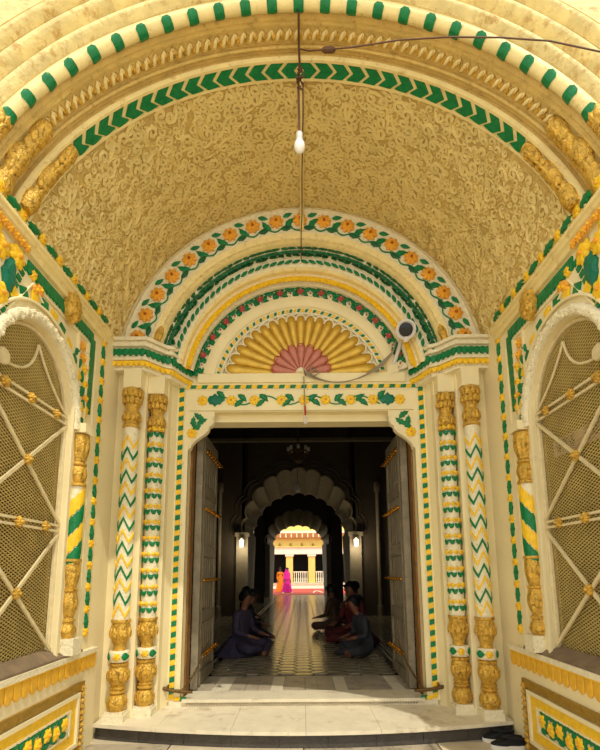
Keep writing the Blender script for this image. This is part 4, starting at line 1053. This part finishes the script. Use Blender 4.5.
# ================================================================== people
def person(name, joints, edges, label, clothc, loc, rotz, skin_z=None, hairlen=.0, cat='person', extra=None, scale=1):
    """joints: name -> (x,y,z,r); first is the pelvis"""
    names = list(joints); me = bpy.data.meshes.new(name); idx = {n_: i for i, n_ in enumerate(names)}
    me.from_pydata([joints[n_][:3] for n_ in names], [(idx[a], idx[b]) for a, b in edges], [])
    o = bpy.data.objects.new(name, me); COL.objects.link(o)
    sk = o.modifiers.new('skin', 'SKIN'); sk.use_smooth_shade = True
    for i, n_ in enumerate(names):
        v = me.skin_vertices[0].data[i]; r = joints[n_][3]; v.radius = (r, joints[n_][4] if len(joints[n_]) > 4 else r); v.use_root = (i == 0)
    sb = o.modifiers.new('sub', 'SUBSURF'); sb.levels = 2; sb.render_levels = 2
    dg = bpy.context.evaluated_depsgraph_get(); m2 = bpy.data.meshes.new_from_object(o.evaluated_get(dg))
    bpy.data.objects.remove(o); m2.materials.clear(); m2.materials.append(clothc); m2.materials.append(SKIN)
    hd = Vector(joints['head'][:3]); 
    hands = [Vector(joints[k][:3]) for k in joints if k.startswith('hand') or k.startswith('foot')]
    for p in m2.polygons:
        c_ = p.center; p.use_smooth = True
        if (c_-hd).length < .17 or any((c_-h).length < .09 for h in hands) : p.material_index = 1
    m2.name = name
    M = Matrix.Translation(loc) @ Matrix.Rotation(rotz, 4, 'Z') @ Matrix.Scale(scale, 4)
    b = link(name, m2, None, M); tag(b, label, cat)
    # face features and hair are children; the face looks along local -Y
    hx, hy, hz = hd
    mb = MB(); 
    mb.dome([(-.012, -.02), (.012, -.02), (.006, .025), (-.006, .025)], .022, M=frame((hx, hy-.098, hz), (1, 0, 0), (0, 0, 1))); mb.build('nose', SKIN, b, True, M)
    for e in (-1, 1): MB().lathe([(-.004, .004), (0, .011), (.004, .009), (.006, .001)], n=8, M=frame((hx+e*.032, hy-.090, hz+.02), (1, 0, 0), (0, 0, 1))).build('eye', HAIR, b, True, M)
    MB().dome([(-.022, 0), (0, .006), (.022, 0), (0, -.008)], .006, M=frame((hx, hy-.092, hz-.045), (1, 0, 0), (0, 0, 1))).build('mouth', ROSE, b, True, M)
    mb = MB(); vs = []; n1, n2 = 8, 14
    for i in range(n1+1):
        ph = (PI*.62)*i/n1
        for j in range(n2):
            q = 2*PI*j/n2; k = 1.0
            x = .096*sin(ph)*cos(q); y = .112*sin(ph)*sin(q); z = .125*cos(ph)
            if y < -.03 and z < .04: z = .045+abs(y)*.2; y = -.092
            vs.append((hx+x, hy+.012+y, hz+.012+z-(hairlen*max(0, y/.11) if ph > 1.3 else 0)))
    mb.add(vs, [(i*n2+j, i*n2+(j+1) % n2, (i+1)*n2+(j+1) % n2, (i+1)*n2+j) for i in range(n1) for j in range(n2)])
    mb.build('hair', HAIR if extra is None else extra, b, True, M)
    return b
def fingers(J, E, side_, hx, hy, hz, dx, dy, dz):
    d = Vector((dx, dy, dz)).normalized(); sx_ = d.cross(Vector((0, 0, 1))).normalized()
    for k, ln in enumerate((.07, .08, .076, .06)):
        o = Vector((hx, hy, hz))+d*.045+sx_*(-.027+.018*k); a = o+d*ln*.55; b = o+d*ln-Vector((0, 0, .018))
        for t_, p in (('a', o), ('b', a), ('c', b)): J['fin%s%d%s' % (side_, k, t_)] = (*p, .0095)
        E += [('hand'+side_, 'fin%s%da' % (side_, k)), ('fin%s%da' % (side_, k), 'fin%s%db' % (side_, k)), ('fin%s%db' % (side_, k), 'fin%s%dc' % (side_, k))]
    o = Vector((hx, hy, hz))+sx_*(-.04)+d*.01; J['thm%sa' % side_] = (*o, .011); J['thm%sb' % side_] = (*(o+d*.04-sx_*.018), .009)
    E += [('hand'+side_, 'thm%sa' % side_), ('thm%sa' % side_, 'thm%sb' % side_)]
def seated(lean=0, turn=0, arm=0):
    J = {'pel': (0, 0, .13, .15, .13), 'waist': (0, -.02-lean*.3, .30, .125, .10), 'chest': (0, -.03-lean, .48, .15, .11), 'neck': (0, -.04-lean*1.3, .62, .055), 'neck2': (0, -.055-lean*1.5, .68, .05),
         'head': (turn, -.075-lean*1.7, .78, .092, .10), 'crown': (turn, -.07-lean*1.7, .85, .07)}
    E = [('pel', 'waist'), ('waist', 'chest'), ('chest', 'neck'), ('neck', 'neck2'), ('neck2', 'head'), ('head', 'crown')]
    for s, n_ in ((-1, 'L'), (1, 'R')):
        J['sho'+n_] = (s*.17, -.03-lean, .56, .06); J['elb'+n_] = (s*.25, -.08-lean*.6, .33, .043); J['wri'+n_] = (s*(.2-.1*arm), -.28, .25+.08*arm, .028); J['hand'+n_] = (s*(.19-.1*arm), -.33, .235+.08*arm, .030)
        J['hip'+n_] = (s*.12, -.05, .12, .10); J['kne'+n_] = (s*.33, -.34, .13, .068); J['ank'+n_] = (-s*.10, -.42-.05*s, .06, .042); J['foot'+n_] = (-s*.2, -.44-.05*s, .05, .035)
        E += [('chest', 'sho'+n_), ('sho'+n_, 'elb'+n_), ('elb'+n_, 'wri'+n_), ('wri'+n_, 'hand'+n_), ('pel', 'hip'+n_), ('hip'+n_, 'kne'+n_), ('kne'+n_, 'ank'+n_), ('ank'+n_, 'foot'+n_)]
        fingers(J, E, n_, *J['hand'+n_][:3], 0, -1, -.15)
    return J, E
def standing(h=1.55, walk=.0):
    k = h/1.6
    J = {'pel': (0, 0, .88*k, .125, .11), 'waist': (0, 0, 1.02*k, .11, .09), 'chest': (0, 0, 1.20*k, .135, .10), 'neck': (0, .0, 1.34*k, .05), 'neck2': (0, -.01, 1.39*k, .045), 'head': (0, -.02, 1.48*k, .08, .09), 'crown': (0, -.015, 1.54*k, .06)}
    E = [('pel', 'waist'), ('waist', 'chest'), ('chest', 'neck'), ('neck', 'neck2'), ('neck2', 'head'), ('head', 'crown')]
    for s, n_ in ((-1, 'L'), (1, 'R')):
        J['sho'+n_] = (s*.16, 0, 1.28*k, .055); J['elb'+n_] = (s*.20, .02, 1.0*k, .038); J['wri'+n_] = (s*.19, -.08, .80*k, .026); J['hand'+n_] = (s*.19, -.11, .74*k, .028)
        J['hip'+n_] = (s*.09, 0, .82*k, .09); J['kne'+n_] = (s*.09, -.02+s*walk, .46*k, .06); J['ank'+n_] = (s*.09, .02+s*walk, .09, .04); J['foot'+n_] = (s*.1, -.10+s*walk, .035, .032)
        E += [('chest', 'sho'+n_), ('sho'+n_, 'elb'+n_), ('elb'+n_, 'wri'+n_), ('wri'+n_, 'hand'+n_), ('pel', 'hip'+n_), ('hip'+n_, 'kne'+n_), ('kne'+n_, 'ank'+n_), ('ank'+n_, 'foot'+n_)]
        fingers(J, E, n_, *J['hand'+n_][:3], 0, -.2, -1)
    return J, E
K1 = cloth('dark_navy_cloth', (26, 28, 40)); K2 = cloth('maroon_cloth', (92, 30, 30)); K3 = cloth('grey_cloth', (56, 56, 62)); K4 = cloth('dusky_lilac_cloth', (62, 54, 76))
K5 = cloth('black_cloth', (26, 24, 26)); K6 = cloth('brown_cloth', (92, 66, 48)); KP = cloth('magenta_cloth', (232, 40, 160)); KO = cloth('orange_cloth', (240, 140, 30))
def skirt(parent, M, m_, z0, z1, r0_, r1, name='skirt', folds=9):
    mb = MB(); vs = []; n_ = 36; rows = 6
    for i in range(rows+1):
        t = i/rows; r = r0_+(r1-r0_)*t
        for j in range(n_):
            q = 2*PI*j/n_; rr = r*(1+.06*t*cos(folds*q)); vs.append((rr*cos(q), rr*.78*sin(q), z0+(z1-z0)*t))
    mb.add(vs, [(i*n_+j, i*n_+(j+1) % n_, (i+1)*n_+(j+1) % n_, (i+1)*n_+j) for i in range(rows) for j in range(n_)])
    return mb.build(name, m_, parent, True, M)
ppl = [  # x, y, facing, lean, turn, arm, cloth, label, scale
    (-1.02, 3.0, 1.2, .03, .0, .3, K4, 'person in dusky lilac clothes seated nearest the left door leaf', 1.1),
    (-1.10, 4.4, 1.9, .05, .02, .5, K1, 'person in navy clothes seated behind the lilac-dressed one', 1.05),
    (-1.35, 6.1, 1.4, .0, .0, .2, K5, 'person in black clothes seated far back on the left by the arch', 1.05),
    (1.0, 2.75, -1.3, .10, .0, .6, K3, 'person in grey clothes bent forward by the right door leaf', 1.0),
    (.98, 4.2, -.9, .02, .0, .3, K2, 'person in maroon clothes seated on the right of the hall floor', 1.2),
    (.72, 5.6, -2.1, .03, .0, .4, K6, 'person in brown clothes seated right of the aisle', 1.1),
    (1.35, 6.9, -1.2, .0, .0, .2, K1, 'person in dark clothes seated farthest back on the right', 1.15)]
for (x, y, rz, ln, tn, am, cl_, lab, sc) in ppl:
    J, E = seated(ln, tn, am); b = person('person', J, E, lab, cl_, (x, y, .0), rz, scale=sc)
    M = WM[b.name]; 
    if cl_ in (K4, K2): skirt(b, M, cl_, .24, .01, .16, .40)
J, E = standing(1.5); b = person('person', J, E, 'standing woman in bright magenta sari on the red courtyard carpet', KP, (-.95, 23.6, .02), .4); skirt(b, WM[b.name], KP, .98, .03, .15, .33, 'sari_skirt'); skirt(b, WM[b.name], KP, 1.42, .80, .10, .24, 'sari_drape')
J, E = standing(1.5); b = person('person', J, E, 'standing person in orange clothes just left of the magenta sari', KO, (-1.40, 24.3, .028), .2); skirt(b, WM[b.name], KO, .98, .03, .15, .28, 'sari_skirt')

# ================================================================== cords, pipe, bulb, cctv, shoes
mb = MB(); pts = [(.015, -1.30-.0, 5.205), (.02, -1.28, 5.195)]+[(.02, y, 5.208) for y in (-1.2, -.8, -.4, -.06)]+[(.02, -.045, 5.19), (.02, -.045, 4.90)]
cd = tag(mb.tube(pts, .022, 8).build('conduit_pipe', BUFF), 'cream conduit pipe along the crown of the vault', 'pipe')
lc = tag(empty('hanging_bulb', (0, -1.42, 4.60)), 'white light bulb hanging on a cord below the vault crown', 'light bulb')
bx = -1.42
MB().tube([(.0, -1.70, 5.27), (.0, -1.66, 5.25), (.0, -1.52, 5.23), (.005, -1.43, 5.19), (0, bx, 5.1), (-.005, bx, 4.98), (0, bx, 4.55)], .010, 6).build('cord', DCABLE, lc)
MB().lathe([(4.50, .02), (4.51, .024), (4.56, .024), (4.57, .012)], (0, bx, 0), 14).build('socket', PLAST, lc, True)
MB().lathe([(4.395, .002), (4.40, .020), (4.42, .036), (4.445, .041), (4.47, .038), (4.495, .026), (4.51, .02)], (0, bx, 0), 18).build('bulb', BULB, lc, True)
kn = MB()
for k in range(7): 
    kn.tube([(random.uniform(-.03, .04), -1.43+random.uniform(-.03, .01), 5.12-.03*k+random.uniform(-.03, .03)) for _ in range(4)], .007, 5)
tag(kn.build('tangled_wire', DCABLE, lc), kind='stuff')
dw = tag(MB().tube([(.03, bx+.03, 5.05), (.03, -1.3, 4.9), (.02, -.9, 4.75), (.02, -.45, 4.72), (.01, -.12, 4.80), (.01, .10, 4.66)], .006, 5).build('thin_wire', DCABLE), 'thin dark wire running back from the bulb towards the arch', 'wire')
cw = tag(MB().tube([(.0, -1.545, 5.16), (.08, -1.56, 5.12), (.37, -1.66, 5.01), (.71, -1.74, 4.96), (1.03, -1.82, 4.87), (1.33, -1.9, 4.75), (1.59, -2.0, 4.58), (1.82, -2.1, 4.36), (2.1, -2.2, 4.1)], .005, 6).build('slack_cable', DCABLE), 'brown slack cable crossing the arch mouldings at upper right', 'cable')
MB().lathe([(-.05, .01), (-.03, .02), (.03, .02), (.05, .01)], n=8, M=frame((.22, -1.61, 5.06), (0, 1, 0), (0, 0, 1))).build('cable_joint', DCABLE, cw)
# cable bundle under the fanlight
cb = tag(empty('cable_bundle', (.05, .36, 3.44)), 'bundle of grey cables looping from the fanlight to the camera', 'cables')
for k in range(5):
    dz = .012*k; MB().tube(sag((.05, .37-.006*k, 3.44+dz*.6), (.92, .34, 3.54+dz), .14+.012*k, 12)+[Vector((1.02, .33, 3.66+dz*.5)), Vector((1.06, .30, 3.80))], .0065, 5).build('cable', CABLE, cb)
MB().tube([(.12, .36, 3.55), (.10, .34, 3.46), (.14, .33, 3.40), (.20, .34, 3.45), (.16, .35, 3.50), (.09, .34, 3.44)], .008, 5).build('cable_knot', CABLE, cb)
MB().tube([(.02, .44, 3.56), (.03, .36, 3.50), (.05, .35, 3.42)], .006, 5).build('cable', DCABLE, cb)
hk = tag(empty('hanging_hook', (.03, .38, 2.9)), 'red and white hook hanging over the doorway from the cables', 'hook')
MB().tube([(.03, .37, 3.42), (.035, .375, 3.20), (.04, .375, 3.06)], .006, 6).build('wire', CABLE, hk)
MB().tube([(.04, .375, 3.08), (.045, .375, 2.97)], .011, 8).build('red_sleeve', RED, hk)
MB().tube([(.045, .375, 2.98), (.065, .375, 2.93), (.06, .375, 2.88), (.04, .375, 2.87), (.03, .375, 2.90), (.035, .375, 2.95)], .009, 8).build('white_hook', PLAST, hk)
# cctv camera
cp_ = Vector((1.13, .14, 3.84)); to = (Vector((0.3, -4.37, 1.6))-cp_).normalized(); Xc = to.cross(Vector((0, 0, 1))).normalized(); Mc = Matrix((Xc, to.cross(Xc)*-1, to)).transposed().to_4x4(); Mc = frame(cp_, Xc*-1, (Xc*-1).cross(to)*-1)
if (Mc.to_3x3() @ Vector((0, 0, 1))).dot(to) < 0: Mc = frame(cp_, Xc, to.cross(Xc))
cc = tag(empty('security_camera', (1.09, .42, 3.68)), 'round white security camera mounted right of the fanlight', 'security camera')
MB().lathe([(-.13, .04), (-.12, .075), (.03, .085), (.045, .105), (.06, .105), (.062, .085), (.045, .082), (.04, .001)], n=28, M=Mc).build('housing', PLAST, cc, True)
MB().lathe([(.042, .074), (.052, .072), (.058, .05), (.06, .001)], n=24, M=Mc).build('lens', BLACK, cc, True)
MB().tube([cp_-to*.12, cp_-to*.16+Vector((-.02, .03, -.06)), Vector((1.06, .38, 3.62)), Vector((1.03, .42, 3.56))], [.03, .026, .022, .022], 10).build('bracket_arm', PLAST, cc, True)
MB().lathe([(0, .05), (.02, .045), (.025, .02)], n=14, M=back(1.05, .43, 3.56)).build('wall_mount', PLAST, cc, True)
MB().lathe([(0, .03), (.02, .03), (.03, .01)], n=12, M=Mc @ Matrix.Translation((0, -.10, .04))).build('sensor', PLAST, cc, True)
# shoes
def shoe(x, y, rz, label):
    root = link('shoe', None, None, Matrix.Translation((x, y, -.202))); tag(root, label, 'shoe', 'shoes beside the right wall')
    M = Matrix.Translation((x, y, -.202)) @ Matrix.Rotation(rz, 4, 'Z')
    L = .30
    def outl(k=1): 
        pts = []
        for i in range(28):
            q = 2*PI*i/28; xx = L/2*cos(q); wd = .050+.010*sin(q*.0)+(.012 if xx > .03 else (-.004 if xx > -.06 else .002))
            pts.append((xx*k, wd*sin(q)*k))
        return pts
    o = outl(); n_ = 28; mb = MB()
    vs = [(x_, y_, 0) for x_, y_ in o]+[(x_*1.02, y_*1.04, .012) for x_, y_ in o]+[(x_, y_, .032) for x_, y_ in o]
    mb.add(vs, [(r_*n_+i, r_*n_+(i+1) % n_, (r_+1)*n_+(i+1) % n_, (r_+1)*n_+i) for r_ in (0, 1) for i in range(n_)]+[tuple(range(n_)), tuple(range(2*n_, 3*n_))]); mb.build('sole', SOLE, root, True, M)
    rows = [(.030, .97, 0), (.05, .95, 0), (.068, .84, -.004), (.085, .66, -.012)]
    vs = []
    for j, (z, k, sh_) in enumerate(rows):
        for (x_, y_) in o:
            hz = z if x_ < .02 else z-(z-.03)*min(1, (x_-.02)/.16)*.55
            vs.append((x_*k+sh_*2.2, y_*k, hz))
    mb = MB(); mb.add(vs, [(r_*n_+i, r_*n_+(i+1) % n_, (r_+1)*n_+(i+1) % n_, (r_+1)*n_+i) for r_ in range(3) for i in range(n_)]+[tuple(range(3*n_, 4*n_))]); up_ = mb.build('upper', RUB, root, True, M)
    mb = MB(); mb.tube([(-.125, 0, .05), (-.12, .03, .085), (-.06, .045, .088), (0, .035, .085), (.02, 0, .088), (0, -.035, .085), (-.06, -.045, .088), (-.12, -.03, .085)], .011, 8, closed=True); mb.build('collar', RUB, root, True, M)
    MB().dome([(-.03, -.022), (.05, -.026), (.06, 0), (.05, .026), (-.03, .022)], .02, M=Matrix.Translation((.0, 0, .082))).build('tongue', RUB, root, True, M)
    for k in range(3): MB().tube([(.0+.022*k, -.034, .066-.003*k), (.004+.022*k, 0, .094-.008*k), (.0+.022*k, .034, .066-.003*k)], .005, 5).build('lace', RUB, up_, True, M)
shoe(1.71, -.16, PI+.10, 'black trainer nearest the step, toe to the left'); shoe(1.715, -.33, PI-.05, 'black trainer in front, toe to the left, near the wall')
